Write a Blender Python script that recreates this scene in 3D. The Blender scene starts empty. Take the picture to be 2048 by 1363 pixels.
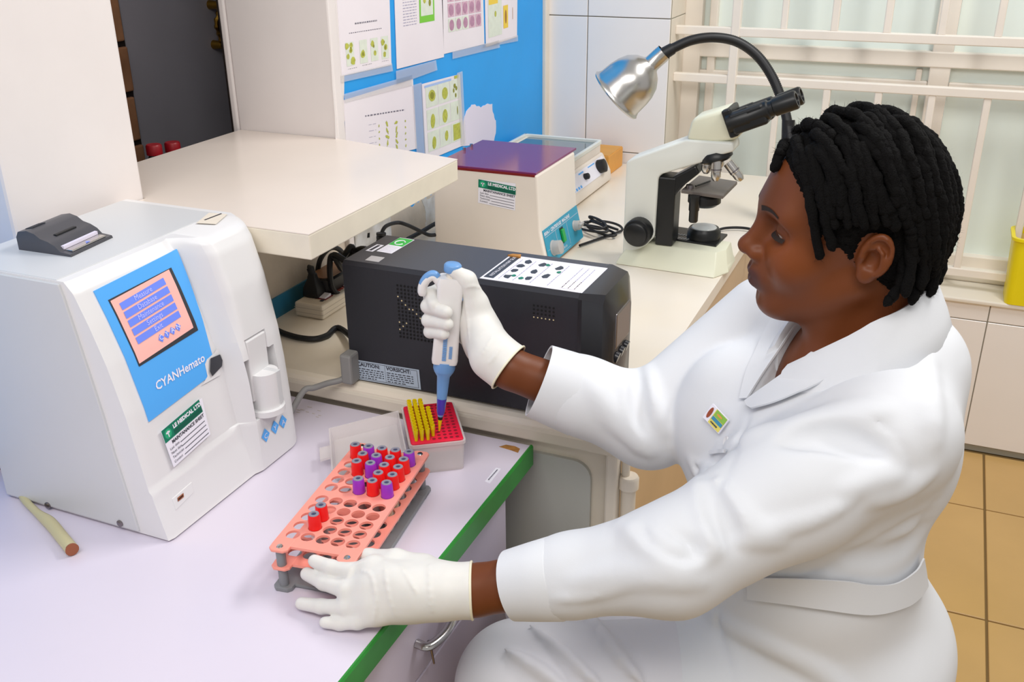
import bpy, bmesh, math, random
import numpy as np
from mathutils import Vector, Matrix
random.seed(7); RNG = np.random.default_rng(7)
SC = bpy.context.scene
COL = SC.collection

# ------------------------------------------------------------------ camera
F_PX = 1964.36; YAW, PITCH, ROLL = .40984, .41887, -.01024
CAM = np.array([0, 0, 1.55])
_fw = np.array([-math.sin(YAW)*math.cos(PITCH), math.cos(YAW)*math.cos(PITCH), -math.sin(PITCH)])
_r = np.array([math.cos(YAW), math.sin(YAW), 0.]); _u = np.cross(_r, _fw)
_r2 = _r*math.cos(ROLL)+_u*math.sin(ROLL); _u2 = -_r*math.sin(ROLL)+_u*math.cos(ROLL)
cd = bpy.data.cameras.new('camera'); cam = bpy.data.objects.new('camera', cd); COL.objects.link(cam)
cd.sensor_width = 36; cd.lens = F_PX/2048*36; cd.clip_start = .02
cam.matrix_world = Matrix(((_r2[0], _u2[0], -_fw[0], CAM[0]), (_r2[1], _u2[1], -_fw[1], CAM[1]), (_r2[2], _u2[2], -_fw[2], CAM[2]), (0, 0, 0, 1)))
SC.camera = cam
# surveyed points: where the sight line through a pixel of the photo meets a plane of the room
def ray(x, y): return _fw+(x-1024)/F_PX*_r2-(y-681.5)/F_PX*_u2
def onz(x, y, z): d = ray(x, y); return CAM+d*(z-CAM[2])/d[2]
def ony(x, y, Y): d = ray(x, y); return CAM+d*(Y-CAM[1])/d[1]
def onx(x, y, X): d = ray(x, y); return CAM+d*(X-CAM[0])/d[0]
def dep(x, y, D): return CAM+ray(x, y)*D

# ------------------------------------------------------------------ light
w = bpy.data.worlds.new('room_light'); SC.world = w; w.use_nodes = True
w.node_tree.nodes['Background'].inputs[0].default_value = (1, .985, .965, 1)
w.node_tree.nodes['Background'].inputs[1].default_value = .45
def area(name, loc, target, sx, sy, power, col=(1, 1, 1)):
    l = bpy.data.lights.new(name, 'AREA'); l.shape = 'RECTANGLE'; l.size = sx; l.size_y = sy; l.energy = power; l.color = col
    o = bpy.data.objects.new(name, l); COL.objects.link(o); o.location = loc
    o.rotation_euler = (Vector(target)-Vector(loc)).to_track_quat('-Z', 'Y').to_euler(); return o
area('ceiling_and_fill_light', (.45, 2.1, 2.75), (-.4, 1.5, .75), 1.2, .35, 30, (1, .985, .97))
area('ceiling_and_fill_light', (-.1, -.2, 2.7), (-.3, 2.2, .9), 2.0, .8, 30, (1, .97, .94))  # unseen fill light, added to brighten the sides facing the camera
SC.view_settings.view_transform = 'Standard'; SC.view_settings.look = 'None'
SC.view_settings.exposure = .02; SC.view_settings.gamma = 1; SC.view_settings.use_curve_mapping = False

# ------------------------------------------------------------------ materials
def lin(c):
    if isinstance(c, str): c = [int(c[i:i+2], 16)/255 for i in (0, 2, 4)]
    return [x/12.92 if x <= .04045 else ((x+.055)/1.055)**2.4 for x in c]
MATS = {}
def mat(name, color, rough=.5, metal=0, var=0, scale=20, bump=0, bscale=200, spec=.5, trans=0, alpha=1, sss=0, emit=0, coat=0, stretch=None, color2=None, ior=1.45):
    if name in MATS: return MATS[name]
    m = bpy.data.materials.new(name); m.use_nodes = True; nt = m.node_tree; b = nt.nodes['Principled BSDF']
    c = lin(color)+[1]
    b.inputs['Base Color'].default_value = c; b.inputs['Roughness'].default_value = rough; b.inputs['Metallic'].default_value = metal
    b.inputs['Specular IOR Level'].default_value = spec; b.inputs['Transmission Weight'].default_value = trans; b.inputs['Alpha'].default_value = alpha
    b.inputs['Coat Weight'].default_value = coat; b.inputs['IOR'].default_value = ior
    if sss: b.inputs['Subsurface Weight'].default_value = sss; b.inputs['Subsurface Radius'].default_value = (.01, .006, .004); b.inputs['Subsurface Scale'].default_value = .5
    if emit: b.inputs['Emission Color'].default_value = c; b.inputs['Emission Strength'].default_value = emit
    tc = nt.nodes.new('ShaderNodeTexCoord'); vec = tc.outputs['Object']
    if stretch:
        mp = nt.nodes.new('ShaderNodeMapping'); mp.inputs['Scale'].default_value = stretch; nt.links.new(vec, mp.inputs[0]); vec = mp.outputs[0]
    if var or color2:
        n = nt.nodes.new('ShaderNodeTexNoise'); n.inputs['Scale'].default_value = scale; n.inputs['Detail'].default_value = 5; nt.links.new(vec, n.inputs['Vector'])
        r = nt.nodes.new('ShaderNodeValToRGB'); r.color_ramp.elements[0].position = .3; r.color_ramp.elements[1].position = .7
        c2 = lin(color2)+[1] if color2 else [min(1, x*(1+var)) for x in c[:3]]+[1]
        c1 = c if color2 else [x*(1-var) for x in c[:3]]+[1]
        r.color_ramp.elements[0].color = c1; r.color_ramp.elements[1].color = c2
        nt.links.new(n.outputs['Fac'], r.inputs[0]); nt.links.new(r.outputs[0], b.inputs['Base Color'])
    if bump:
        n = nt.nodes.new('ShaderNodeTexNoise'); n.inputs['Scale'].default_value = bscale; n.inputs['Detail'].default_value = 3; nt.links.new(vec, n.inputs['Vector'])
        bp = nt.nodes.new('ShaderNodeBump'); bp.inputs['Strength'].default_value = bump; bp.inputs['Distance'].default_value = .002
        nt.links.new(n.outputs['Fac'], bp.inputs['Height']); nt.links.new(bp.outputs[0], b.inputs['Normal'])
    MATS[name] = m; return m

mat('wall_white', 'e9e2e0', .6, var=.03, scale=5, bump=.12, bscale=60)
mat('wall_cream', 'e6dccd', .6, var=.05, scale=8, bump=.1, bscale=80)
mat('wall_blue', '1fa2f2', .5, var=.08, scale=3, bump=.15, bscale=50)
mat('skirt_blue', '2f83ad', .5, color2='3f7f95', scale=14, bump=.2, bscale=60)
mat('plaster', 'dfe1e4', .7, color2='b9b3aa', scale=22, bump=.3, bscale=60)
mat('plaster_bare', 'cfc3b4', .8, var=.1, scale=14, bump=.25, bscale=80)
mat('tile_white', 'f3eeea', .2, var=.02, scale=4)
mat('grout', '9c9788', .8)
mat('floor_tile', 'c9a468', .28, var=.06, scale=4)
mat('floor_grout', '7c6238', .8)
mat('cream_paint', 'e8e0d2', .4, var=.03, scale=6, bump=.06, bscale=60)
mat('grille_paint', 'efe6da', .4, var=.03, scale=10)
mat('frosted_glass', 'ecf6f0', .35, var=.03, scale=3, trans=.04)
mat('tan_shade', 'cdb08c', .4, var=.05, scale=6)
mat('counter_top', 'ecdfc9', .3, color2='efe6da', scale=3)
mat('counter_side', 'ddd3c2', .45, var=.05, scale=8, bump=.1, bscale=60)
mat('cabinet_panel', 'bdbdb6', .4, var=.03, scale=6)
mat('shelf_top', 'ece0d6', .25, var=.02, scale=5)
mat('shelf_edge', 'ebe2d0', .35, var=.04, scale=20)
mat('desk_top', 'ddd5e3', .3, var=.015, scale=4)
mat('desk_side', 'cfc6d6', .4, var=.02, scale=5)
mat('desk_green', '2f8a35', .35, var=.08, scale=30)
mat('chip_wood', 'b07a3c', .8, var=.25, scale=90)
mat('dark_door', 'b3b0ba', .5, var=.05, scale=6)
mat('dark_wood', 'b5825f', .6, var=.25, scale=12)
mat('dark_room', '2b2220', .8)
mat('brass', 'b08a3a', .25, metal=1)
mat('red_cap', '9c1420', .4)
mat('jar_glass', '6b6a6c', .1, trans=.5)
mat('plastic_white', 'e6e5e6', .35, var=.01, scale=3)
mat('plastic_grey', 'd3d4d6', .4, var=.015, scale=4)
mat('panel_blue', '58b0fb', .35)
mat('screen_pink', 'f3b7ae', .3, emit=.12)
mat('screen_blue', '6f8af0', .3, emit=.12)
mat('screen_text', 'c3c6fb', .3, emit=.1)
mat('dark_grey', '3b3c42', .4)
mat('printer_grey', '4a4a50', .35, var=.05, scale=30)
mat('paper_white', 'e6dff0', .6)
mat('paper_warm', 'efe8ee', .55, var=.015, scale=10)
mat('tape_clear', 'e3e0de', .25, alpha=.45)
mat('ink', '3a3a44', .6)
mat('ink_red', 'b83a2a', .6)
mat('ink_soft', '6f6d7c', .6)
mat('ink_light', 'a9a6c0', .6)
mat('label_green', '0c7a5e', .45)
mat('label_green_dark', '065a48', .45)
mat('label_green_light', '25a878', .45)
mat('label_white', 'f0eef8', .5)
mat('label_bright_green', '39b54a', .5)
mat('label_grey', 'b9b6b8', .4)
mat('label_pale', 'b8c6d6', .5)
mat('warning_yellow', 'f2e02a', .5)
mat('ups_black', '2a2a30', .38, var=.05, scale=200, spec=.45)
mat('ups_top_lit', '48474c', .42, var=.03, scale=200)
mat('ups_gloss', '26262a', .22)
mat('black', '17171a', .45)
mat('vent_dark', '050506', .7)
mat('vent_bright', 'd9c79a', .5)
mat('black_rubber', '1b1b1d', .5)
mat('brown_plastic', '8b6344', .4)
mat('grey_cable', '8e8c8a', .5)
mat('centri_white', 'ebe1d6', .4, var=.02, scale=8, bump=.05, bscale=150)
mat('centri_lid', '8a3f74', .12, trans=.2, spec=.4)
mat('panel_teal', '2b98b8', .4, var=.05, scale=20)
mat('knob_grey', 'b3b0ae', .4)
mat('switch_green', '16a04a', .3)
mat('glass_grey', '6f8890', .08, trans=.3, coat=.5)
mat('orange_card', 'e2a24c', .6, var=.05, scale=20)
mat('scope_white', 'e2e4dd', .35, var=.01, scale=5)
mat('scope_cream', 'e6e6cf', .35)
mat('scope_black', '1a1b1c', .35)
mat('scope_stage', '6d655f', .4)
mat('chrome', 'c8c6c4', .16, metal=1)
mat('alu', 'd2cfcb', .24, metal=1, bump=.05, bscale=300, stretch=(1, 1, 30))
mat('steel_dark', '8d8688', .3, metal=1)
mat('lens', 'cfd2cf', .1)
mat('bin_yellow', 'f0dc16', .35, var=.03, scale=10)
mat('bin_inside', 'e5c878', .5)
mat('rack_pink', 'fa9e8e', .4)
mat('rack_grey', '85878a', .4)
mat('cap_red', 'ee1c1c', .35)
mat('cap_purple', '9b35c9', .35)
mat('cap_rubber', '8b8a97', .5)
mat('cap_hole', '3f4a66', .6)
mat('tube_glass', 'dfe2e6', .08, alpha=.4)
mat('blood', '4a0d12', .3)
mat('serum', 'e0a51c', .3)
mat('tube_label', 'f0f0f0', .5)
mat('tip_red', 'e5203f', .35)
mat('tip_hole', '8c0f26', .6)
mat('tip_yellow', 'e9cf0c', .3)
mat('box_clear', 'eee6e4', .25, alpha=.5)
mat('pip_white', 'e9e6e4', .35)
mat('pip_blue', '6f9fd6', .35)
mat('pip_stain', '4a35b0', .4)
mat('tube_yellow', 'd9cfa0', .35, alpha=.85)
mat('tube_end', '9c5a3c', .5)
mat('oxblood', '7c1f1f', .4)

# ------------------------------------------------------------------ mesh toolkit
ROOTW = {}
def setp(o, label=None, cat=None, group=None, kind=None):
    if label: o['label'] = label
    if cat: o['category'] = cat
    if group: o['group'] = group
    if kind: o['kind'] = kind
    return o
def thing(name, label, cat, loc=(0, 0, 0), rz=0, group=None, M=None):
    o = bpy.data.objects.new(name, None); COL.objects.link(o); o.empty_display_size = .02
    W = M.copy() if M is not None else Matrix.Translation(Vector([float(v) for v in loc])) @ Matrix.Rotation(rz, 4, 'Z')
    o.matrix_world = W; ROOTW[o] = W
    return setp(o, label, cat, group)
def rootw(o):
    if o is None: return Matrix.Identity(4)
    return ROOTW.get(o, Matrix.Identity(4))
class MB:
    def __init__(s): s.v = []; s.f = []
    def add(s, vs, fs):
        n = len(s.v); s.v += [tuple(float(c) for c in v) for v in vs]; s.f += [tuple(i+n for i in f) for f in fs]; return s
    def box(s, c, d, R=None, taper=None):
        hx, hy, hz = [q/2 for q in d]; pts = []
        for z in (-1, 1):
            for (x, y) in ((-1, -1), (1, -1), (1, 1), (-1, 1)):
                t = taper if (taper and z > 0) else 1
                p = np.array([x*hx*t, y*hy*t, z*hz])
                if R is not None: p = np.array(R) @ p
                pts.append(p+np.array(c))
        return s.add(pts, [(3, 2, 1, 0), (4, 5, 6, 7), (0, 1, 5, 4), (1, 2, 6, 5), (2, 3, 7, 6), (3, 0, 4, 7)])
    def lohi(s, lo, hi): return s.box([(a+b)/2 for a, b in zip(lo, hi)], [abs(b-a) for a, b in zip(lo, hi)])
    def hexa(s, b, t):   # bottom and top quads, counter-clockwise from above
        return s.add(list(b)+list(t), [(3, 2, 1, 0), (4, 5, 6, 7), (0, 1, 5, 4), (1, 2, 6, 5), (2, 3, 7, 6), (3, 0, 4, 7)])
    def loft(s, rings, cap0=True, cap1=True, closed=True):
        n = len(rings[0]); fs = []; vs = [p for r in rings for p in r]
        for i in range(len(rings)-1):
            for j in range(n if closed else n-1):
                k = (j+1) % n; fs.append((i*n+j, i*n+k, (i+1)*n+k, (i+1)*n+j))
        if cap0: fs.append(tuple(range(n-1, -1, -1)))
        if cap1: fs.append(tuple((len(rings)-1)*n+j for j in range(n)))
        return s.add(vs, fs)
    def prism(s, poly, ax, lo, hi):   # poly in the two other axes (cyclic order), extruded along ax
        def P(a, b, t): return {0: (t, a, b), 1: (b, t, a), 2: (a, b, t)}[ax]
        if ax == 1: poly = [(b, a) for a, b in poly]   # given as (x,z)
        return s.loft([[P(a, b, lo) for a, b in poly], [P(a, b, hi) for a, b in poly]])
    def cyl(s, p0, p1, r0, r1=None, n=16, cap0=True, cap1=True):
        r1 = r0 if r1 is None else r1
        return s.tube([p0, p1], [r0, r1], n, cap0, cap1)
    def tube(s, pts, rad, n=10, cap0=True, cap1=True, sx=1):
        pts = [np.array(p, float) for p in pts]
        if not hasattr(rad, '__len__'): rad = [rad]*len(pts)
        T = []
        for i in range(len(pts)):
            a = pts[max(i-1, 0)]; b = pts[min(i+1, len(pts)-1)]; t = b-a; T.append(t/(np.linalg.norm(t)+1e-12))
        up = np.array([0, 0, 1.]) if abs(T[0][2]) < .9 else np.array([1., 0, 0])
        u = np.cross(T[0], up); u /= np.linalg.norm(u); rings = []
        for p, t, r in zip(pts, T, rad):
            u = u-t*np.dot(u, t); u /= np.linalg.norm(u); v = np.cross(t, u)
            rings.append([p+(u*math.cos(a)*sx+v*math.sin(a))*r for a in [2*math.pi*k/n for k in range(n)]])
        return s.loft(rings, cap0, cap1)
    def lathe(s, prof, o=(0, 0, 0), ax=(0, 0, 1), n=24, cap0=False, cap1=False):   # prof: (r, h)
        ax = np.array(ax, float); ax /= np.linalg.norm(ax); up = np.array([0, 0, 1.]) if abs(ax[2]) < .9 else np.array([1., 0, 0])
        u = np.cross(up, ax); u /= np.linalg.norm(u); v = np.cross(ax, u); o = np.array(o, float)
        return s.loft([[o+ax*h+(u*math.cos(a)+v*math.sin(a))*r for a in [2*math.pi*k/n for k in range(n)]] for r, h in prof], cap0, cap1)
    def sheet(s, grid):   # grid[i][j] points
        m, n = len(grid), len(grid[0]); return s.add([p for r in grid for p in r], [(i*n+j, i*n+j+1, (i+1)*n+j+1, (i+1)*n+j) for i in range(m-1) for j in range(n-1)])
    def poly(s, pts): return s.add(pts, [tuple(range(len(pts)))])
def build(name, mb, material, parent=None, smooth=False, bevel=0, seg=2, local=False, kind=None, label=None, mesh=None, angle=40, fixn=True):
    if mesh is None:
        me = bpy.data.meshes.new(name); vs = mb.v
        if parent is not None and not local:
            Wi = rootw(parent).inverted(); vs = [tuple(Wi @ Vector(v)) for v in vs]
        me.from_pydata(vs, [], mb.f); me.update()
        if bevel or fixn:
            bm = bmesh.new(); bm.from_mesh(me)
            if bevel:
                ed = [e for e in bm.edges if len(e.link_faces) == 2 and e.calc_face_angle(0) > math.radians(30)]
                bmesh.ops.bevel(bm, geom=ed, offset=bevel, segments=seg, affect='EDGES', profile=.5, clamp_overlap=True)
            if fixn: bmesh.ops.recalc_face_normals(bm, faces=bm.faces)
            bm.to_mesh(me); bm.free()
        mlist = material if isinstance(material, (list, tuple)) else [material]
        for q in mlist: me.materials.append(MATS[q] if isinstance(q, str) else q)
        if smooth:
            me.polygons.foreach_set('use_smooth', [True]*len(me.polygons))
            if angle: me.set_sharp_from_angle(angle=math.radians(angle))
    else: me = mesh
    o = bpy.data.objects.new(name, me); COL.objects.link(o)
    if parent is not None: o.parent = parent; ROOTW[o] = rootw(parent)
    if kind or name in ('print', 'tip_holes'): o['kind'] = kind or 'stuff'      # print too small to read or pick apart
    if label: o['label'] = label
    return o
def crv(pts, n=8):   # Catmull-Rom
    P = [np.array(p, float) for p in pts]; P = [2*P[0]-P[1]]+P+[2*P[-1]-P[-2]]; out = []
    for i in range(1, len(P)-2):
        for k in range(n):
            t = k/n; out.append(.5*((2*P[i])+(-P[i-1]+P[i+1])*t+(2*P[i-1]-5*P[i]+4*P[i+1]-P[i+2])*t*t+(-P[i-1]+3*P[i]-3*P[i+1]+P[i+2])*t**3))
    out.append(P[-2]); return out
class Frame:   # a flat patch: u to the right, v up, n outwards
    def __init__(s, o, ex, ey, n=None):
        s.o = np.array(o, float); s.ex = np.array(ex, float); s.ey = np.array(ey, float)
        s.n = np.cross(s.ex, s.ey) if n is None else np.array(n, float); s.n = s.n/np.linalg.norm(s.n)
        s.lx = np.linalg.norm(s.ex); s.ly = np.linalg.norm(s.ey)
    def p(s, u, v, h=0): return s.o+s.ex*u+s.ey*v+s.n*h
    def quad(s, mb, u0, v0, u1, v1, h=.0004, th=0):
        a = [s.p(u0, v0, h), s.p(u1, v0, h), s.p(u1, v1, h), s.p(u0, v1, h)]
        if th: return mb.hexa(a, [q+s.n*th for q in a])
        return mb.poly(a)
    def oval(s, mb, u, v, ru, rv, h=.0006, n=14, rot=0, wob=0):
        pts = []
        for k in range(n):
            a = 2*math.pi*k/n; q = 1+wob*random.uniform(-1, 1); x, y = ru*math.cos(a)*q, rv*math.sin(a)*q
            pts.append(s.p(u+x*math.cos(rot)-y*math.sin(rot)*s.ly/s.lx, v+x*math.sin(rot)*s.lx/s.ly+y*math.cos(rot), h))
        return mb.poly(pts)
def frame_from_quad(bl, br, tl, lift=0):
    f = Frame(bl, np.array(br)-np.array(bl), np.array(tl)-np.array(bl)); f.o = f.o+f.n*lift; return f
def text(name, s, fr, u, v, size, material, parent, align='LEFT', h=.0008, sx=1, extr=0, bold=0, kind=None, shear=0):
    """lettering on a Frame; size in metres, at frame position u, v"""
    cu = bpy.data.curves.new(name, 'FONT'); cu.body = s; cu.size = size; cu.align_x = align; cu.extrude = extr; cu.offset = bold; cu.resolution_u = 2; cu.shear = shear
    t = bpy.data.objects.new('tmp', cu); COL.objects.link(t); me = bpy.data.meshes.new_from_object(t.evaluated_get(bpy.context.evaluated_depsgraph_get()))
    bpy.data.objects.remove(t); bpy.data.curves.remove(cu)
    ex = fr.ex/fr.lx; ey = fr.ey/fr.ly; o = fr.p(u, v, h); Wi = rootw(parent).inverted()
    for q in me.vertices: q.co = Wi @ Vector(o+ex*q.co.x*sx+ey*q.co.y+fr.n*q.co.z)
    me.materials.clear(); me.materials.append(MATS[material]); me.name = name
    return build(name, None, None, parent, mesh=me, kind=kind)
def dashes(mb, fr, u0, u1, v, hgt, h=.0006, gap=.35, wl=(.02, .07)):
    """a line of print too small to read"""
    u = u0
    while u < u1:
        l = random.uniform(*wl); e = min(u+l, u1); fr.quad(mb, u, v, e, v+hgt, h); u = e+.016
# ================================================================== the setting
def struct(name, mb, m, parent=None, **k):
    o = build(name, mb, m, parent, **k)
    if parent is None: o['kind'] = 'structure'
    return o
YB, XL = 2.96, -1.16
# floor with its tiles
fl = struct('floor', MB().lohi((-1.45, -1, -.06), (2.4, 3.3, -.004)), 'floor_grout')
tile_me = None
for i in range(-2, 4):
    for j in range(-3, 6):
        x0, y0 = .285+.5*(i-1), 2.13+.5*(j-4)
        if y0 > 2.9 or x0 > 1.9: continue
        y1 = min(y0+.5, 2.955)
        full = y1-y0 > .499
        if full and tile_me is not None:
            o = build('floor_tile', None, None, fl, mesh=tile_me); o.location = (x0, y0, 0); continue
        o = build('floor_tile', MB().lohi((.003, .003, -.008), (.497, y1-y0-.003, 0)), 'floor_tile', fl, bevel=.0015, seg=1); o.location = (x0, y0, 0)
        if full: tile_me = o.data
# back wall: tiled pier, tiled parapet under the window, lintel
wb = MB(); wb.lohi((-1.41, YB+.006, 0), (-.766, 3.35, 2.7)); wb.lohi((-.766, YB+.006, 0), (2.4, 3.35, .478)); wb.lohi((-.766, YB+.006, 2.0), (2.4, 3.35, 2.7)); wb.lohi((1.5, YB+.006, .478), (2.4, 3.35, 2.0))
wall_b = struct('wall_back', wb, 'grout')
def wtile(x0, x1, z0, z1, m='tile_white', Y=YB):
    build('wall_tile', MB().lohi((x0+.0015, Y, z0+.0015), (x1-.0015, Y+.008, z1-.0015)), m, wall_b, bevel=.0012, seg=1)
zj = [.02+.405*k for k in range(0, 7)]
for z0, z1 in zip(zj[:-1], zj[1:]):
    wtile(-1.17, -1.024, z0, z1); wtile(-1.024, -.766, z0, z1)
    build('wall_tile', MB().lohi((-.772, YB+.009, z0+.0015), (-.765, 3.155, z1-.0015)), 'wall_cream', wall_b, bevel=.001, seg=1)   # the pier's return beside the window
for k in range(-4, 6):
    x0 = .222+.258*k
    lo = max(x0, -.766)
    if lo >= x0+.258: continue
    wtile(lo, x0+.258, .02, .425); wtile(lo, x0+.258, .425, .478)
# sill
sl = struct('trim_1', MB().lohi((-.764, YB-.012, .478), (1.5, 3.17, .492)), 'cream_paint', bevel=.004)
struct('trim_2', MB().lohi((-.764, 3.10, .492), (1.5, 3.175, .53)), 'cream_paint', bevel=.006)
# plaster strip where the blue wall meets the tiled pier
struct('trim_3', MB().lohi((-1.163, YB-.03, .8), (-1.148, YB+.001, 2.6)), 'wall_cream', bevel=.004)
# window
win = setp(bpy.data.objects.new('window_1', None), kind='structure'); COL.objects.link(win)
YG, YWf = 3.03, 3.155     # grille in front, casements behind
def wy(px, py, Y): p = ony(px, py, Y); return p[0], p[2]
_bn = [0]
def bar(name, x0, z0, x1, z1, Y0, Y1, m='grille_paint', bev=.003):
    _bn[0] += 1; e = .0007*(_bn[0] % 7); Y0 += e; Y1 += e*.6; x0 += e*.3; x1 -= e*.3; z1 -= e*.3
    return build(name, MB().lohi((x0, Y0, z0), (x1, Y1, z1)), m, win, bevel=bev)
xl = -.766
for (zc) in (wy(1700, 72, YG)[1], wy(1700, 172, YG)[1], .545):
    bar('grille_rail', xl, zc-.013, 1.5, zc+.013, YG-.012, YG+.012)
ztop = wy(1700, 72, YG)[1]; zmid = wy(1700, 172, YG)[1]
bar('grille_rail', xl, 1.80, 1.5, 1.826, YG-.012, YG+.012)
sp = .141; xg0 = wy(1571, 20, YG)[0]
for k in range(-1, 14):
    x = xg0+sp*k
    if x < xl+.01: continue
    bar('grille_bar', x-.0105, ztop+.012, x+.0105, 1.802, YG-.009, YG+.009)
xg1 = wy(1968, 240, YG)[0]
for k in range(-4, 11):
    x = xg1+.142*k
    bar('grille_bar', x-.0105, .55, x+.0105, zmid-.012, YG-.009, YG+.009)
x = wy(1461, 200, YG)[0]; bar('grille_post', x-.013, .5, x+.013, 1.82, YG-.013, YG+.013)
# casement frames and frosted panes
xm0, xm1 = wy(1862, 120, YWf)[0], wy(1905, 120, YWf)[0]; zt = wy(1650, 107, YWf)[1]
bar('window_frame', xl, .5, xl+.055, 2.0, YWf-.03, YWf+.02); bar('window_frame', xl+.075, .5, xl+.10, 2.0, YWf-.02, YWf+.02)
bar('window_frame', xm0, .53, xm1, 2.0, YWf-.025, YWf+.02); bar('window_frame', 1.1, .53, 1.16, 2.0, YWf-.025, YWf+.02)
bar('window_frame', xl, zt-.022, 1.5, zt+.022, YWf-.03, YWf+.02); bar('window_frame', xl, .527, 1.5, .565, YWf-.03, YWf+.02)
bar('window_frame', xl, zt-.085, xm0, zt-.063, YWf-.018, YWf+.02); bar('window_frame', xm0-.035, .53, xm0-.018, zt-.03, YWf-.018, YWf+.02); bar('window_frame', xm1, zt-.085, 1.1, zt-.063, YWf-.018, YWf+.02)
for a, b in ((xl+.05, xm0), (xm1, 1.1), (1.16, 1.5)):
    build('window_pane', MB().lohi((a, YWf+.004, .55), (b, YWf+.01, zt-.02)), 'frosted_glass', win); build('window_pane', MB().lohi((a, YWf+.004, zt+.02), (b, YWf+.01, 2.0)), 'frosted_glass', win)

# left wall
wl = MB(); wl.lohi((-1.41, 1.763, 0), (XL, YB+.006, 2.7)); wall_l = struct('wall_left', wl, 'wall_blue')
struct('wall_left_jamb', MB().lohi((-1.412, 1.755, 1.0), (XL+.003, 1.785, 2.7)), 'wall_white', bevel=.004)
struct('trim_4', MB().lohi((-1.428, 1.752, .9), (-1.4125, 1.80, 2.7)), 'wall_white', bevel=.004)
struct('wall_left_parapet', MB().lohi((-1.41, 1.2, 0), (XL, 1.763, 1.058)), 'plaster_bare')
struct('trim_5', MB().lohi((XL, 1.24, .795), (XL+.004, 1.70, .838)), 'skirt_blue')
struct('wall_left_pier', MB().lohi((-1.62, .977, 0), (-1.215, 1.2405, 2.7)), 'wall_white', bevel=.006)
struct('wall_left_blue', MB().lohi((-1.5, .62, 0), (-1.27, .977, 2.7)), 'wall_blue')
struct('wall_left_near', MB().lohi((-1.5, -1, 0), (-1.271, .62, 2.7)), 'wall_white')
struct('trim_6', MB().lohi((-1.27, -.5, .75), (-1.262, .95, .762)), 'oxblood')
# paint patches on the blue wall (fallen paint with ragged edges)
def patch(name, pts, m, X=XL+.0012, par=None, rag=.004, sub=5):
    P = [onx(px, py, X) for px, py in pts]; out = []
    for a, b in zip(P, P[1:]+P[:1]):
        for k in range(sub):
            q = a+(b-a)*k/sub; q = q+np.array([0, random.uniform(-rag, rag), random.uniform(-rag, rag)]); q[0] = X; out.append(q)
    return build(name, MB().loft([[q-np.array([.0012, 0, 0]) for q in out], out]), m, par or wall_l, fixn=True)
patch('bare_plaster_patch', [(925, 290), (928, 240), (936, 215), (950, 208), (962, 214), (984, 206), (988, 235), (993, 248), (988, 290)], 'paper_white')
patch('bare_plaster_patch', [(672, 290), (655, -20), (690, -20), (700, 60), (690, 150), (688, 290)], 'wall_white', rag=.003)
patch('bare_plaster_patch', [(776, 478), (778, 428), (806, 414), (830, 408), (845, 400), (872, 385), (880, 470), (830, 480)], 'plaster_bare', rag=.006)
patch('bare_plaster_patch', [(842, 402), (874, 388), (878, 440), (862, 462), (850, 455), (852, 425)], 'plaster', X=XL+.002, rag=.007)
# corner pipe and broken socket plaster below the shelf
struct('trim_7', MB().lohi((XL-.002, 1.752, .795), (XL+.012, 1.772, 1.06)), 'wall_white', bevel=.003)
pl = thing('socket_plate', 'broken white socket plate with black holes under the shelf', 'socket', (XL, 1.86, .87))
build('plate', MB().lohi((XL-.002, 1.776, .80), (XL+.012, 1.935, .965)), 'plaster', pl, bevel=.003)
for (py_, pz_, s_) in ((1.845, .925, .006), (1.83, .865, .006), (1.842, .885, .004), (1.90, .95, .011)):
    build('hole', MB().prism([(py_-s_, pz_-s_*.6), (py_+s_*.7, pz_-s_), (py_+s_, pz_+s_*.8), (py_-s_*.4, pz_+s_)], 0, XL+.011, XL+.0128), 'vent_dark', pl)

# the dark room seen through the hatch
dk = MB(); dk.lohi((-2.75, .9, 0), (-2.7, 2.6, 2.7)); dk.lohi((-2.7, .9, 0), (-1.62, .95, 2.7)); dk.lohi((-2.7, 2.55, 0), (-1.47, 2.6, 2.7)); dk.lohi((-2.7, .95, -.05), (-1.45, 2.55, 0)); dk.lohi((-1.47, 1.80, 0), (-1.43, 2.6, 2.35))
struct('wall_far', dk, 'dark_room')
XD = -1.78
y0 = onx(262, 150, XD)[1]
dr = MB().lohi((XD-.04, y0, 0), (XD, 2.5, 2.29)); door = struct('door_1', dr, 'dark_door')
hp = [onx(px, py, XD+.03) for px, py in ((438, 10), (438, 28), (434, 48), (440, 68), (446, 90))]
hd = MB().tube(crv(hp, 6), [.006+.003*math.sin(i*.8)**2 for i in range(len(crv(hp, 6)))], 8)
for q in (hp[0], hp[-1]): hd.cyl(q, q-np.array([.03, 0, 0]), .009, .012)
build('door_handle', hd, 'brass', door, smooth=True, label='ornate brass pull handle')
lk = onx(462, 180, XD); build('lock', MB().cyl(lk, lk+np.array([.02, 0, 0]), .012), 'black', door, smooth=True)
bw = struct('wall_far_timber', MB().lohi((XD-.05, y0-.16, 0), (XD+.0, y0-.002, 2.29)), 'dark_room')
for k in range(14):
    z0 = .8+.115*k; build('timber_block', MB().lohi((XD-.0, y0-.15, z0+.006), (XD+.012, y0-.012+.004*(k % 2), z0+.108)), 'dark_wood', bw, bevel=.004)
ldg = struct('wall_far_ledge', MB().lohi((-1.62, 1.25, .9), (-1.42, 1.73, 1.03)), 'dark_room')
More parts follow.
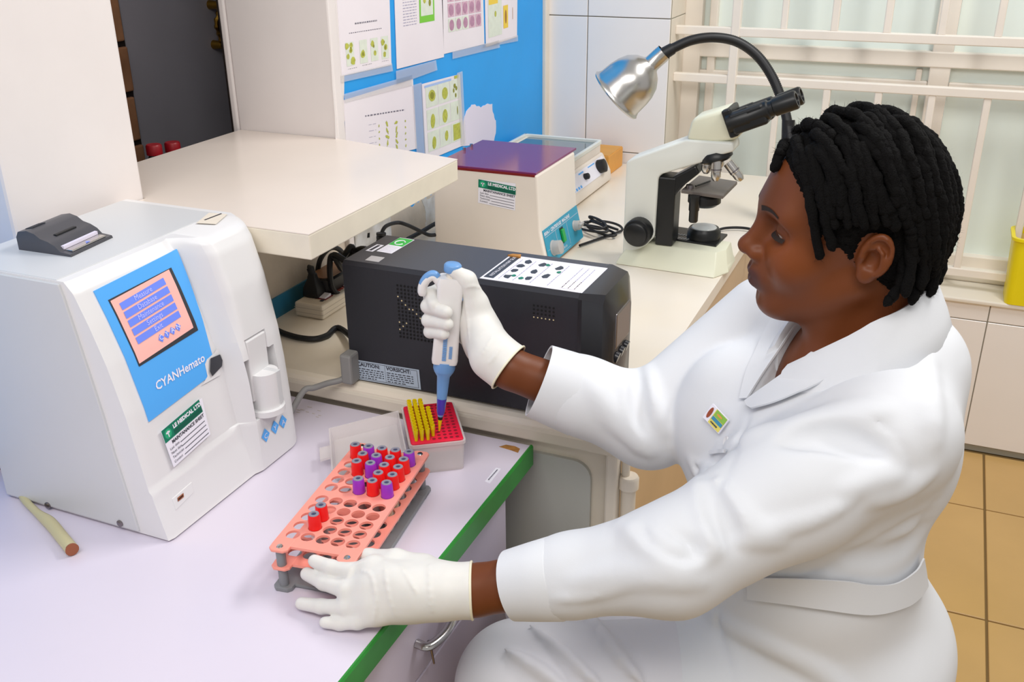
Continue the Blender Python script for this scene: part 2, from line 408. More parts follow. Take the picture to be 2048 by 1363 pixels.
for k, (px, py, lab) in enumerate(((308, 297, 'bottle with dark red cap behind the hatch shelf, nearer the white pier'), (345, 292, 'bottle with dark red cap behind the hatch shelf, nearer the brass handle'))):
    p = onx(px, py, -1.50); b = thing('bottle', lab, 'bottle', (p[0], p[1], 1.03), group='red capped bottles behind the hatch')
    zc = p[2]
    build('glass_body', MB().lathe([(.017, 1.03), (.019, 1.04), (.019, zc-.03), (.013, zc-.016), (.013, zc-.008)], (p[0], p[1], 0), n=20, cap0=True, cap1=True), 'jar_glass', b, smooth=True)
    build('cap', MB().lathe([(.0165, zc-.012), (.0165, zc+.006), (.0145, zc+.009)], (p[0], p[1], 0), n=20, cap0=True, cap1=True), 'red_cap', b, smooth=True)

# pass-through shelf in the hatch
ZS = 1.10
pg = [(-.84, 1.174), (-.841, 1.681), (XL+.004, 1.753), (-1.41, 1.754), (-1.41, 1.242), (-1.213, 1.242), (-1.213, 1.174)]
sh = thing('pass_through_shelf', 'thick cream laminated hatch shelf jutting out over the worktop', 'shelf', (-1.1, 1.45, 1.058))
build('board', MB().prism(pg, 2, 1.0585, ZS-.0015), 'shelf_edge', sh, bevel=.002)
build('laminate_top', MB().prism(pg, 2, ZS-.0015, ZS), 'shelf_top', sh)
# ------------------------------------------------------------------ worktop and cabinet
ZC = .795; XR = -.385; YC = 1.285
wt = thing('worktop', 'long cream worktop with rounded front lip carrying the instruments', 'worktop', (-.77, 2.1, .76))
pr = [(YC+.002, .765), (YC-.001, .772), (YC-.001, .784), (YC+.003, .791), (YC+.011, ZC), (2.955, ZC), (2.955, .765)]
build('top_slab', MB().prism(pr, 0, XL+.003, XR), 'counter_top', wt)
build('front_lip', MB().prism([(YC-.004, .757), (YC-.004, .776), (YC-.001, .783), (YC+.02, .783), (YC+.02, .757)], 0, XL+.003, XR), 'counter_side', wt, bevel=.003)
cb = thing('base_cabinet', 'cream base cabinet with grey inset panel under the worktop', 'cabinet', (-.77, 2.1, 0))
build('body', MB().lohi((XL+.003, YC+.016, 0), (XR-.012, 2.9, .757)), 'counter_side', cb, bevel=.004)
px1 = ony(1182, 940, YC+.01); px0 = ony(1016, 912, YC+.01)
x0, x1, zt_ = -.75, px1[0], px1[2]+.012
rr = .03; pts = [(x0, .1), (x1, .1)]+[(x1-rr+rr*math.cos(a), zt_-rr+rr*math.sin(a)) for a in [k*math.pi/12 for k in range(7)]]+[(x0, zt_)]
build('inset_panel', MB().prism(pts, 1, YC+.009, YC+.017), 'cabinet_panel', cb)
build('end_shade_panel', MB().lohi((XR-.013, YC+.03, .0), (XR-.006, 2.9, .757)), 'tan_shade', cb)  # added panel; its tan paints in the shade on the cabinet's side
build('frame_stile', MB().lohi((XR-.016, YC+.004, 0), (XR+.004, YC+.03, .757)), 'wall_cream', cb, bevel=.004)
pp = thing('waste_pipe', 'cream plastic pipe with round cap standing at the cabinet end', 'pipe', (-.36, 1.31, 0))
q0 = ony(1256, 1000, 1.31)
build('pipe', MB().cyl((q0[0], 1.31, 0), (q0[0], 1.31, q0[2]+.03), .012, n=14), 'wall_cream', pp, smooth=True)
build('riser', MB().cyl((XR+.012, 1.31, 0), (XR+.012, 1.31, .745), .007, n=12), 'wall_cream', pp, smooth=True)
build('cap', MB().lathe([(.0165, 0), (.0165, .018), (.014, .022)], (q0[0], 1.31, q0[2]+.025), n=16, cap0=True, cap1=True), 'counter_top', pp, smooth=True)

# ------------------------------------------------------------------ desk
XDk = -.522; YD = 1.279
dk_ = thing('desk', 'white laminate desk with a green painted edge and drawers', 'desk', (-.9, .75, 0))
build('desktop', MB().lohi((-1.265, .1, .716), (XDk-.003, YD, .75)), 'desk_top', dk_, bevel=.0015)
build('edge_band', MB().prism([(XDk-.003, .7145), (XDk+.0015, .7145), (XDk+.0015, .7475), (XDk-.0005, .7507), (XDk-.003, .7507)], 1, .1, YD+.001), 'desk_green', dk_)
XF = XDk-.02
yk0, yk1 = onx(726, 1330, XF)[1], onx(1013, 985, XF)[1]
build('pedestal', MB().lohi((-1.2, yk0, .02), (XF-.018, yk1, .716)), 'desk_side', dk_, bevel=.003)
zg = onx(894, 1277, XF)[2]
for z0, z1 in ((zg+.0015, .712), (zg-.19, zg-.0015), (.03, zg-.193)):
    d_ = build('drawer', MB().lohi((XF-.017, yk0+.003, z0), (XF, yk1-.003, z1)), 'desk_side', dk_, bevel=.002)
    if z1 > .7:
        ya, yb = onx(856, 1250, XF+.02)[1], onx(912, 1236, XF+.02)[1]; zh = onx(885, 1252, XF+.02)[2]
        hp = crv([(XF, ya, zh-.004), (XF+.018, ya+.004, zh-.006), (XF+.026, (ya+yb)/2, zh-.006), (XF+.018, yb-.004, zh-.002), (XF, yb, zh)], 6)
        build('handle', MB().tube(hp, [.0055]*len(hp), 10, sx=1.3), 'chrome', d_, smooth=True)
        for (yy_, zz_) in ((yb+.001, zh+.002), (ya+.03, zh-.018)):
            k_ = MB().cyl((XF, yy_, zz_-.012), (XF+.006, yy_, zz_-.012), .006); k_.tube([(XF+.005, yy_, zz_-.014), (XF+.008, yy_+.002, zz_-.045)], [.002, .0015], 6)
            build('key', k_, 'steel_dark', d_, smooth=True)
build('leg_panel', MB().lohi((-1.2, .12, .0), (XF-.03, .15, .716)), 'desk_green', dk_); build('modesty_panel', MB().lohi((-1.2, .15, .1), (-1.17, yk0, .716)), 'desk_green', dk_)
# chipped laminate at the corner and scuffs near the analyser
def zpatch(name, pts, m, z, par, rag=.001, th=.0004):
    P = [onz(px, py, z) for px, py in pts]; return build(name, MB().loft([[q+np.array([0, 0, -.0006]) for q in P], [q+np.array([0, 0, th]) for q in P]]), m, par)
zpatch('laminate_chip', [(998, 893), (1012, 889), (1030, 892), (1040, 897), (1036, 905), (1022, 900)], 'chip_wood', .75, dk_)
zpatch('tape_strip', [(970, 962), (992, 935), (1002, 937), (980, 966)], 'label_white', .75, dk_)
tf = frame_from_quad(onz(977, 964, .7505), onz(1000, 938, .7505), onz(972, 960, .7505)); mb = MB(); dashes(mb, tf, .1, .9, .35, .35, .0003, wl=(.04, .09)); build('print', mb, 'ink_soft', dk_, fixn=False)
for k in range(9):
    x_, y_ = 595+random.uniform(0, 45), 812+random.uniform(0, 22); q = onz(x_, y_, .7504)
    build('scuff', MB().lohi(q-np.array([.003, .0006, 0]), q+np.array([.002+.004*random.random(), .0006, .0002])), 'plaster_bare', dk_)
# yellow bin on the sill
p0 = onz(2003, 606, .492); p1 = ony(2003, 484, p0[1])
yb_ = thing('sharps_bin', 'bright yellow plastic bin standing on the window sill', 'bin', (p0[0]+.09, p0[1]+.08, .492))
def rrect(x0, y0, x1, y1, r, z, n=5): return [(cx+r*math.cos(a), cy+r*math.sin(a), z) for cx, cy, a0 in ((x1-r, y1-r, 0), (x0+r, y1-r, .5), (x0+r, y0+r, 1), (x1-r, y0+r, 1.5)) for a in [math.pi*(a0+k/(n*2)) for k in range(n+1)]]
bx, by, bz, tz = p0[0]-.002, p0[1]-.012, .4925, p1[2]+.01
build('tub', MB().loft([rrect(bx+.008, by+.008, bx+.18, by+.125, .02, bz), rrect(bx, by, bx+.19, by+.13, .025, tz), rrect(bx-.006, by-.006, bx+.196, by+.136, .028, tz), rrect(bx-.006, by-.006, bx+.196, by+.136, .028, tz+.008), rrect(bx+.004, by+.004, bx+.186, by+.126, .022, tz+.008), rrect(bx+.012, by+.012, bx+.176, by+.12, .018, bz+.006)]), 'bin_yellow', yb_, smooth=True)
build('liner', MB().loft([rrect(bx+.013, by+.013, bx+.175, by+.119, .018, bz+.007), rrect(bx+.007, by+.007, bx+.182, by+.122, .02, tz-.01)], cap1=False), 'bin_inside', yb_, smooth=True)

# ------------------------------------------------------------------ posters on the blue wall
def poster(label, quad, deco, m='paper_warm', lift=.002):
    P = [onx(px, py, XL+lift) for px, py in quad]    # bl br tr tl
    c = sum(P)/4; t = thing('poster', label, 'poster', c, group='parasite charts taped on the blue wall')
    fr = frame_from_quad(P[0], P[1], P[3])
    build('sheet', MB().hexa([q-np.array([.001, 0, 0]) for q in P], P), m, t)
    deco(fr, t); return t
def multi(t, spec, fr):
    for name, m, fn in spec:
        mb = MB(); fn(mb, fr)
        if mb.v: build(name, mb, m, t, fixn=False)
mat('chart_olive', 'b9bd4f', .6, var=.2, scale=120); mat('chart_olive_dark', '8d8f2f', .6); mat('chart_pale', 'dfe6d8', .6, var=.05, scale=60)
mat('chart_pink', 'd8b3c4', .6, var=.12, scale=80); mat('chart_mauve', 'b98ba6', .6, var=.15, scale=80); mat('chart_green', '7ccb3e', .6); mat('chart_yellow', 'f0cf4a', .6); mat('chart_brown', 'a9772c', .6); mat('chart_blueline', 'a9c3f0', .6)
def d1(fr, t):
    def pics(mb, f):
        for k, u in enumerate((.10, .36, .58, .80)):
            f.quad(mb, u, .07, u+.15, .27, .0004)
    def blobs(mb, f):
        for u, v, r in ((.12, .24, .035), (.19, .2, .03), (.13, .15, .03), (.22, .11, .045), (.2, .24, .03), (.42, .15, .045), (.62, .22, .035), (.66, .14, .03), (.83, .22, .035), (.89, .17, .035), (.86, .11, .03)): f.oval(mb, u, v, r, r*.8, .0007, wob=.15)
    def ring(mb, f):
        for u, v, r in ((.19, .2, .014), (.42, .15, .018), (.64, .2, .014), (.88, .17, .018), (.86, .22, .01)): f.oval(mb, u, v, r, r, .001)
    def ink(mb, f):
        dashes(mb, f, .30, .74, .41, .012, wl=(.012, .03)); dashes(mb, f, .18, .82, .34, .006, wl=(.012, .03)); dashes(mb, f, .12, .3, .045, .003, wl=(.01, .03)); dashes(mb, f, .4, .58, .05, .004, wl=(.01, .03)); dashes(mb, f, .8, .95, .05, .003, wl=(.01, .03))
    multi(t, [('picture', 'chart_pale', pics), ('cell', 'chart_olive', blobs), ('nucleus', 'chart_olive_dark', ring), ('print', 'ink_soft', ink)], fr)
poster('chart with four olive cell pictures beside the hatch jamb, title above them', [(684, 152), (783, 130), (776, -110), (668, -96)], d1)
def d2(fr, t):
    multi(t, [('border', 'chart_green', lambda mb, f: f.quad(mb, .48, .36, .80, 1, .0004)), ('inset', 'chart_pale', lambda mb, f: f.quad(mb, .51, .42, .77, 1, .0006)),
              ('leaf', 'chart_olive', lambda mb, f: f.oval(mb, .59, .56, .03, .03, .0009)), ('seed', 'chart_olive_dark', lambda mb, f: (f.oval(mb, .70, .53, .025, .032, .0009))),
              ('print', 'ink_light', lambda mb, f: [dashes(mb, f, .15, .42, .36+.025*k, .006, wl=(.02, .06)) for k in range(22)])], fr)
poster('sheet with green bordered picture of leaves and a column of print', [(794, 138), (888, 114), (883, -110), (786, -98)], d2)
def d3(fr, t):
    def cells(rows, cols):
        def fn(mb, f):
            for j in rows:
                for i in cols: f.quad(mb, .12+.165*i, .20+.145*j, .12+.165*i+.145, .20+.145*j+.13, .0005)
        return fn
    def ov(mb, f):
        for j in range(4):
            for i in range(5): f.oval(mb, .195+.165*i, .265+.145*j, .055, .055, .0008)
    multi(t, [('picture', 'chart_pale', cells((0,), (0, 1, 2))), ('picture', 'chart_pink', cells((1, 2, 3), range(5))), ('picture', 'chart_pink', cells((0,), (3, 4))), ('cell', 'chart_mauve', ov)], fr)
poster('chart with rows of pink and mauve stained cell pictures', [(888, 108), (969, 88), (963, -120), (880, -104)], d3)
def d4(fr, t):
    multi(t, [('picture', 'chart_pale', lambda mb, f: f.quad(mb, .08, .08, .5, .98, .0004)), ('picture', 'chart_yellow', lambda mb, f: (f.quad(mb, .1, .40, .38, .80, .0006), f.quad(mb, .55, .13, .7, .36, .0006))),
              ('picture', 'chart_olive', lambda mb, f: f.oval(mb, .3, .30, .03, .03, .0008)), ('egg', 'chart_brown', lambda mb, f: (f.oval(mb, .625, .245, .03, .07, .0009), f.quad(mb, .85, .2, .86, .32, .0005)))], fr)
poster('chart with a yellow and brown egg picture next to the bare blue wall', [(972, 94), (1034, 74), (1036, -130), (968, -116)], d4)
def d5(fr, t):
    def dots(mb, f):
        for i in range(4):
            for j in range(5): f.oval(mb, .42+.135*i+(.0 if i else .02), .52-.105*j, .026 if i in (1, 2) else .01, .024 if i in (1, 2) else .016, .0006, wob=.35, rot=random.random()*3)
    multi(t, [('cell', 'chart_olive', dots), ('print', 'ink_soft', lambda mb, f: dashes(mb, f, .26, .82, .70, .02, wl=(.012, .035))), ('print', 'ink_light', lambda mb, f: [dashes(mb, f, .3, .4, .56-.1*k, .005) for k in range(4)])], fr)
poster('chart with small scattered olive cells low on the wall behind the shelf', [(694, 330), (834, 297), (826, 158), (688, 200)], d5)
def d6(fr, t):
    def pics(mb, f):
        for j in range(3):
            for i in range(3): f.quad(mb, .07+.3*i, .10+.29*j, .07+.3*i+.285, .10+.29*j+.26, .0004)
    def ov(mb, f):
        for u, v, a, b in ((.22, .82, .085, .075), (.54, .80, .075, .08), (.21, .49, .055, .095), (.52, .5, .065, .09), (.22, .2, .05, .085), (.54, .23, .045, .07)): f.oval(mb, u, v, a, b, .0007, rot=-.15, wob=.03)
    def ov2(mb, f):
        for u, v, a, b in ((.8, .86, .03, .03), (.84, .82, .025, .03), (.77, .8, .02, .03), (.82, .73, .02, .03), (.85, .52, .012, .06), (.22, .82, .05, .045)): f.oval(mb, u, v, a, b, .0009, wob=.1)
    multi(t, [('picture', 'chart_pale', pics), ('egg', 'chart_olive', ov), ('egg_core', 'chart_olive_dark', ov2), ('picture', 'chart_olive', lambda mb, f: f.quad(mb, .72, .12, .93, .34, .0006)), ('heading', 'chart_blueline', lambda mb, f: f.quad(mb, .05, .94, .72, .97, .0005)), ('heading', 'chart_olive', lambda mb, f: f.quad(mb, .8, .95, .92, .99, .0005))], fr)
poster('chart with three rows of large olive worm eggs beside the peeled patch', [(852, 322), (928, 290), (920, 148), (844, 168)], d6, lift=.003)
def tape(px, X=XL+.0045):
    P = [onx(a, b, X) for a, b in px]; c = sum(P)/4
    o = build('tape_strip', MB().poly(P), 'tape_clear'); return setp(o, None, 'tape', 'strips of clear tape on the charts')
for lab, q in (('long clear tape strip along the foot of the green bordered sheet', [(793, 170), (875, 140), (872, 120), (792, 142)]), ('short clear tape strip under the pink cell chart', [(905, 118), (1000, 95), (998, 80), (905, 103)]),
               ('clear tape strip under the yellow egg chart', [(965, 96), (1036, 82), (1036, 70), (965, 90)]), ('clear tape strip down the left side of the worm egg chart', [(834, 318), (852, 314), (843, 165), (826, 170)]),
               ('clear tape strip across the top of the scattered cell chart', [(690, 205), (826, 170), (824, 150), (688, 188)]), ('clear tape strip under the four picture chart', [(682, 165), (786, 142), (784, 126), (682, 150)]), ('clear tape strip down the right side of the worm egg chart', [(922, 290), (932, 287), (925, 142), (914, 146)])):
    tape(q)['label'] = lab
# ================================================================== haematology analyser
AN = thing('blood_analyser', 'white and grey blood analyser with a blue framed touch screen', 'analyser', (-1.03, 1.0, .75))
Y0, Y1, ZT, XB = .843, 1.172, 1.119, -1.187
gz = [.75, .811, .872, .938, 1.009, 1.062, 1.104, 1.119]; gx = [-.885, -.899, -.908, -.918, -.934, -.951, -.967, -.980]
def G(z): return np.interp(z, gz, gx)
cz = [.75, .83, .9, .951, 1.04, 1.095, 1.112, 1.119]; cx = [-.876, -.878, -.882, -.887, -.902, -.917, -.927, -.942]
def sst(a, b, x): t = np.clip((x-a)/(b-a), 0, 1); return t*t*(3-2*t)
def front(Y, z):
    g = G(z); c = np.interp(z, cz, cx)-.05*max(0, (Y-1.115)/.057)**2.6*.75
    t = sst(1.03, 1.048, Y); x = g*(1-t)+c*t
    x -= .016*math.exp(-((Y-1.042)/.010)**2)*sst(.90, 1.05, z)*1.0
    sk = .826+(Y-.85)*.06                                   # skirt line
    if z < sk: x += .0035*(1-t)
    if 1.048 < Y < 1.118 and .838 < z < .935: x = min(x, -.925+.0)
    if 1.058 < Y < 1.106 and .935 <= z < .965: x -= .004
    return x
ys = sorted(set(list(np.linspace(Y0, 1.05, 24))+list(np.linspace(1.05, 1.08, 12))+[1.0475, 1.0485, 1.0575, 1.0585, 1.1055, 1.1065, 1.1175, 1.1185]+list(np.linspace(1.085, Y1, 26))))
zs = sorted(set(list(np.linspace(.75, 1.1, 70))+[.8375, .8385, .9345, .9355, .9645, .9655]+list(np.linspace(1.1, ZT, 8))))
rings = []
for Y in ys:
    e = .006*(1-min(1, (Y-Y0)/.008))**2*.5
    rings.append([(front(Y, z)-e, Y, z+(.003 if z <= .7501 else 0)) for z in zs]+[(XB, Y, ZT), (XB, Y, .753)])
build('housing', MB().loft(rings), 'plastic_white', AN, smooth=True, angle=32)
sp_ = [(-.989, 1.116), (-.985, 1.10), (-.968, 1.0), (-.957, .93), (-.952, .882), (-.941, .81), (-.934, .757), (XB+.002, .757), (XB+.002, 1.116)]
build('side_panel', MB().prism(sp_, 1, Y0-.0035, Y0+.001), 'plastic_grey', AN, bevel=.0012)
build('top_panel', MB().lohi((XB+.002, Y0+.001, ZT-.002), (-.995, Y1-.012, ZT+.0012)), 'plastic_grey', AN, bevel=.001)
for px, py in ((95.5, 1010), (240, 1046)):
    q = ony(px, py, Y0-.004); build('screw', MB().lathe([(.0052, -.001), (.0052, .0012), (.004, .002)], q, (0, -1, 0), n=12, cap0=True, cap1=True), 'steel_dark', AN, smooth=True)
for (x_, y_) in ((-1.16, .87), (-1.16, 1.15), (-.95, .87), (-.95, 1.14)): build('foot', MB().cyl((x_, y_, .7502), (x_, y_, .754), .012), 'black_rubber', AN)
def onf(px, py, fn=None, off=0):
    X = -.93
    for _ in range(40):
        q = onx(px, py, X); X = .5*X+.5*((fn or (lambda Y, z: G(z)))(q[1], q[2])+off)
    return onx(px, py, X)
def fsheet(name, quad, m, parent, off, nu=10, nv=14, th=.002):   # tl tr br bl in the photo, laid on the front
    A = [onf(*p) for p in quad]; g0, g1 = [], []
    for i in range(nv+1):
        r0, r1 = [], []
        for j in range(nu+1):
            u, v = j/nu, i/nv; q = (A[0]*(1-u)+A[1]*u)*(1-v)+(A[3]*(1-u)+A[2]*u)*v; q[0] = G(q[2]); n = np.array([1, 0, .25]); n /= np.linalg.norm(n)
            r1.append(q+n*(off+th)); r0.append(q+n*(off-.002))
        g0.append(r0); g1.append(r1)
    mb = MB().sheet(g1); n_ = nu+1
    ring1 = [g1[0][j] for j in range(n_)]+[g1[i][nu] for i in range(1, nv+1)]+[g1[nv][j] for j in range(nu-1, -1, -1)]+[g1[i][0] for i in range(nv-1, 0, -1)]
    ring0 = [g0[0][j] for j in range(n_)]+[g0[i][nu] for i in range(1, nv+1)]+[g0[nv][j] for j in range(nu-1, -1, -1)]+[g0[i][0] for i in range(nv-1, 0, -1)]
    mb.loft([ring0, ring1], False, False); return build(name, mb, m, parent, smooth=True, angle=30)
bp_ = fsheet('display_panel', [(186, 582), (352, 498), (431, 742), (297, 843)], 'panel_blue', AN, .0005, th=.0012)
build('corner_notch', MB().poly([onf(px, py, off=.0021) for px, py in ((440, 694), (434, 697), (428, 706), (414, 718), (410, 728), (415, 752), (404, 770), (440, 750))]), 'plastic_white', AN)
bt = MB(); rb = [(421, 716), (440, 708), (445, 720), (444, 732), (425, 752), (420, 742)]
bt.loft([[onf(a, b, off=.0015) for a, b in rb], [onf(a, b, off=.005) for a, b in rb]]); build('power_button', bt, 'dark_grey', AN, bevel=.0008)
scq = [(214, 600), (340, 535), (394, 660), (276, 733)]
bz_ = fsheet('bezel_recess_shade', scq, 'dark_grey', AN, .0012, th=.0012)  # dark bezel sheet, also painting the shade inside the screen recess
scr = fsheet('touch_screen', [(218, 602), (335, 539), (384, 655), (276, 727)], 'screen_pink', AN, .0016, th=.0012)
S = [onf(*p, off=.0033) for p in ((218, 602), (335, 539), (384, 655), (276, 727))]; SF = frame_from_quad(S[3], S[2], S[0])
SF.n = np.array([1, 0, .27])/np.linalg.norm([1, 0, .27])
def conform(o, off):      # bend print onto the curved front
    for v in o.data.vertices:
        x, y, z = v.co.x-1.03, v.co.y+1.0, v.co.z+.75; v.co.x = G(z)+off+1.03
    return o
for k, s in enumerate(('Measure', 'Database', 'Maintenance', 'Settings', 'Exit')):
    v0 = .795-.137*k; mb = MB(); [SF.quad(mb, .115+.0785*q, v0, .115+.0785*(q+1), v0+.105, .0006) for q in range(10)]; bb = conform(build('menu_button', mb, 'screen_blue', scr, fixn=False), .0037)
    conform(text('lettering', s, SF, .5, v0+.022, .010, 'screen_text', scr, 'CENTER', h=.0012), .0043)
for k, s in enumerate('CYAN'):
    u = .47+.105*k; v = .135; mb = MB(); mb.poly([SF.p(u-.05, v, .0006), SF.p(u, v-.065, .0006), SF.p(u+.05, v, .0006), SF.p(u, v+.065, .0006)]); conform(build('logo_diamond', mb, 'screen_blue', scr, fixn=False), .0037)
    conform(text('lettering', s, SF, u, v-.025, .010, 'label_white', scr, 'CENTER', h=.0012), .0043)
tA, tB = onf(313, 781, off=.0022), onf(408, 722, off=.0022); TF = Frame(tA, tB-tA, (np.array([G(.98)-G(.92), 0, .06])), n=(1, 0, .22))
conform(text('lettering', 'CYANHemato', TF, 0, 0, TF.lx/5.9, 'label_white', AN, h=.0006, bold=.0003, shear=.12), .0026)
def maint(quad, par):     # tl tr br bl points
    fr = frame_from_quad(quad[3], quad[2], quad[0]); fr.n = fr.n
    st = build('maintenance_sticker', MB().hexa([q-fr.n*.0006 for q in (quad[3], quad[2], quad[1], quad[0])], [quad[3], quad[2], quad[1], quad[0]]), 'label_white', par)
    mb = MB(); fr.quad(mb, 0, .66, 1, 1, .0003); build('banner', mb, 'label_green', st)
    mb = MB(); fr.quad(mb, .25, .68, .985, .80, .0005); build('banner_strip', mb, 'label_green_dark', st)
    mb = MB(); fr.oval(mb, .12, .83, .085, .085*fr.lx/fr.ly, .0005, n=20); build('emblem', mb, 'label_green_light', st)
    mb = MB(); fr.quad(mb, .11, .74, .13, .90, .0008); fr.oval(mb, .12, .86, .05, .03, .0008); build('emblem_mark', mb, 'label_white', st)
    L = fr.lx
    text('lettering', 'LE MEDICAL LTD', fr, .26, .84, L*.098, 'label_white', st, h=.0007, bold=.0004)
    text('lettering', 'MAINTANANCE SHEET', fr, .14, .535, L*.083, 'ink', st, h=.0005, bold=.0002)
    for k, s in enumerate(('Last date', 'Next date', 'Technician', 'Contact')):
        v = .42-.115*k; text('lettering', s, fr, .05, v, L*.065, 'ink', st, h=.0005)
        mb = MB(); fr.quad(mb, .31 if k != 2 else .36, v-.01, .97, v+.008, .0004); build('rule', mb, 'ink', st)
    return st
maint([onf(px, py, off=.0045) for px, py in ((322, 862), (404, 796), (421, 868), (348, 934))], AN)
# usb door
ub = [onf(px, py, off=.0045) for px, py in ((345, 997), (384, 963), (388, 984), (352, 1020))]
build('usb_cover', MB().loft([[q-np.array([.003, 0, 0]) for q in ub], ub]), 'plastic_white', AN, bevel=.0006)
ub = [onf(px, py, off=.0052) for px, py in ((355, 995), (367, 985), (368, 993), (356, 1003))]; build('usb_socket', MB().poly(ub), 'tube_end', AN); ub = [onf(px, py, off=.0056) for px, py in ((357, 997), (366, 989), (366.5, 991), (357, 1000))]; build('usb_tongue', MB().poly(ub), 'vent_dark', AN)
# skirt logo
for k, (s, px, py) in enumerate((('C', 531.5, 870), ('Y', 550, 854), ('A', 566, 842.5), ('N', 576, 831))):
    q = onf(px, py, front, .0012); e = .001; n = np.array([1, (front(q[1]-.004, q[2])-front(q[1]+.004, q[2]))/.008, 0]); n /= np.linalg.norm(n); t = np.cross((0, 0, 1), n)
    fr = Frame(q, t*.02, (0, 0, .02), n); mb = MB(); mb.poly([fr.p(-.5, .05), fr.p(0, -.6), fr.p(.5, -.05), fr.p(0, .6)]); build('logo_diamond', mb, 'panel_blue', AN)
    text('lettering', s, fr, 0, -.26, .0125, 'label_white', AN, 'CENTER', h=.0005)
# warning triangle, probe door, tube holder
q = onf(500, 690, front, .0015); fr = Frame(q, (0, .024, 0), (.002, 0, .026), (1, 0, -.1))
mb = MB(); mb.poly([fr.p(-.5, -.4), fr.p(.5, -.4), fr.p(0, .6)]); wtri = build('warning_sign', mb, 'ink', AN); mb = MB(); mb.poly([fr.p(-.38, -.32, .0004), fr.p(.38, -.32, .0004), fr.p(0, .43, .0004)]); build('warning_face', mb, 'warning_yellow', wtri); text('lettering', '!', fr, 0, -.24, .018, 'ink', wtri, 'CENTER', h=.0007)
yc = 1.082
build('probe_door', MB().lohi((-.93, yc-.022, .862), (-.888, yc+.0235, .962)), 'plastic_white', AN, bevel=.002)
build('tube_holder', MB().prism([(-.885+.022*math.cos(a), yc+.004+.022*math.sin(a)) for a in [math.pi*(-.62+1.24*k/14) for k in range(15)]]+[(-.925, yc+.02), (-.925, yc-.012)], 2, .846, .905), 'plastic_white', AN, smooth=True, angle=40)
build('holder_slot', MB().lohi((-.8875, yc+.006, .850), (-.8628, yc+.0165, .9053)), 'plastic_grey', AN, bevel=.001)
build('holder_foot', MB().prism([(-.885+.028*math.cos(a), yc+.002+.028*math.sin(a)) for a in [math.pi*(-.62+1.24*k/14) for k in range(15)]]+[(-.925, yc+.028), (-.925, yc-.022)], 2, .838, .847), 'plastic_white', AN, smooth=True, angle=40)
# beige label on top
lb = [onz(px, py, ZT+.0018) for px, py in ((392, 446), (432, 448), (455, 428), (418, 425))]; build('top_label', MB().poly(lb), 'wall_cream', AN)
mb = MB(); mb.poly([onz(px, py, ZT+.0022) for px, py in ((408, 439), (410, 440), (444, 427), (442, 426))]); build('label_line', mb, 'ink', AN)
# thermal printer on top
A_ = [onz(px, py, ZT+.0012) for px, py in ((38, 499), (143, 514), (226, 475), (125, 462))]
PR = thing('thermal_printer', 'small charcoal thermal printer set into the analyser top', 'printer', (A_[0]+A_[1]+A_[2]+A_[3])/4)
px_ = A_[1]-A_[0]; py_ = A_[3]-A_[0]
def PP(u, v, h): return A_[0]+px_*u+((A_[2]-A_[1])*u+py_*(1-u))*v+np.array([0, 0, h])
prof = [(.0, .0), (.0, .018), (.05, .026), (.22, .029), (.36, .026), (.46, .02), (.60, .017), (.72, .012), (.80, .005), (.985, .0035), (1, 0)]
build('case', MB().loft([[PP(u, v, h) for u, h in prof] for v in (0, .02, .98, 1)]), 'printer_grey', PR, smooth=True, angle=28)
mb = MB(); mb.loft([[PP(u, v, h) for u, v in ((.81, .1), (.955, .1), (.955, .9), (.81, .9))] for h in (.004, .0062)]); ky = build('feed_key', mb, 'alu', PR, bevel=.0008)
mb = MB(); mb.loft([[PP(u, v, h) for u, v in ((.745, .1), (.80, .1), (.80, .9), (.745, .9))] for h in (.006, .0105)]); build('paper_slot', mb, 'paper_white', PR)
mb = MB(); mb.poly([PP(.93, .45, .0068), PP(.86, .52, .0068), PP(.93, .56, .0068)]); build('feed_arrow', mb, 'screen_blue', ky)
mb = MB(); mb.loft([[PP(u, v, h) for u, v in ((.50, .25), (.56, .25), (.56, .72), (.50, .72))] for h in (.012, .0203)]); build('latch', mb, 'black', PR, bevel=.0006)
for k in range(14):
    v = .14+.022*k; mb = MB(); mb.loft([[PP(.08, v, .0262), PP(.08, v+.008, .0262), PP(.22, v+.008, .029), PP(.22, v, .029)], [PP(.08, v, .0275), PP(.08, v+.008, .0275), PP(.22, v+.008, .0302), PP(.22, v, .0302)]]); build('cover_rib', mb, 'dark_grey', PR)
# waste tubing at the analyser's rear foot
tp = [onz(px, py, .757+dz) for px, py, dz in ((38, 978, .001), (43, 988, .0), (52, 1002, 0), (75, 1025, .0), (100, 1045, .001), (125, 1075, .002), (144, 1098, .003))]
tp = crv(tp, 6); n_ = len(tp); rr_ = [.0048 if i < n_*.45 else .0048+.0030*sst(.45, .65, i/n_) for i in range(n_)]
TB = thing('plastic_tubing', 'yellowed flat plastic tubing sticking out beside the analyser foot', 'tubing', onz(100, 1050, .75))
build('hose', MB().tube(tp, rr_, 12, sx=1.15), 'tube_yellow', TB, smooth=True)
d_ = tp[-1]-tp[-3]; d_ /= np.linalg.norm(d_); build('open_end', MB().lathe([(.0084, -.002), (.0090, .001), (.0065, .0012)], tp[-1], d_, n=16, cap1=True), 'tube_end', TB, smooth=True)

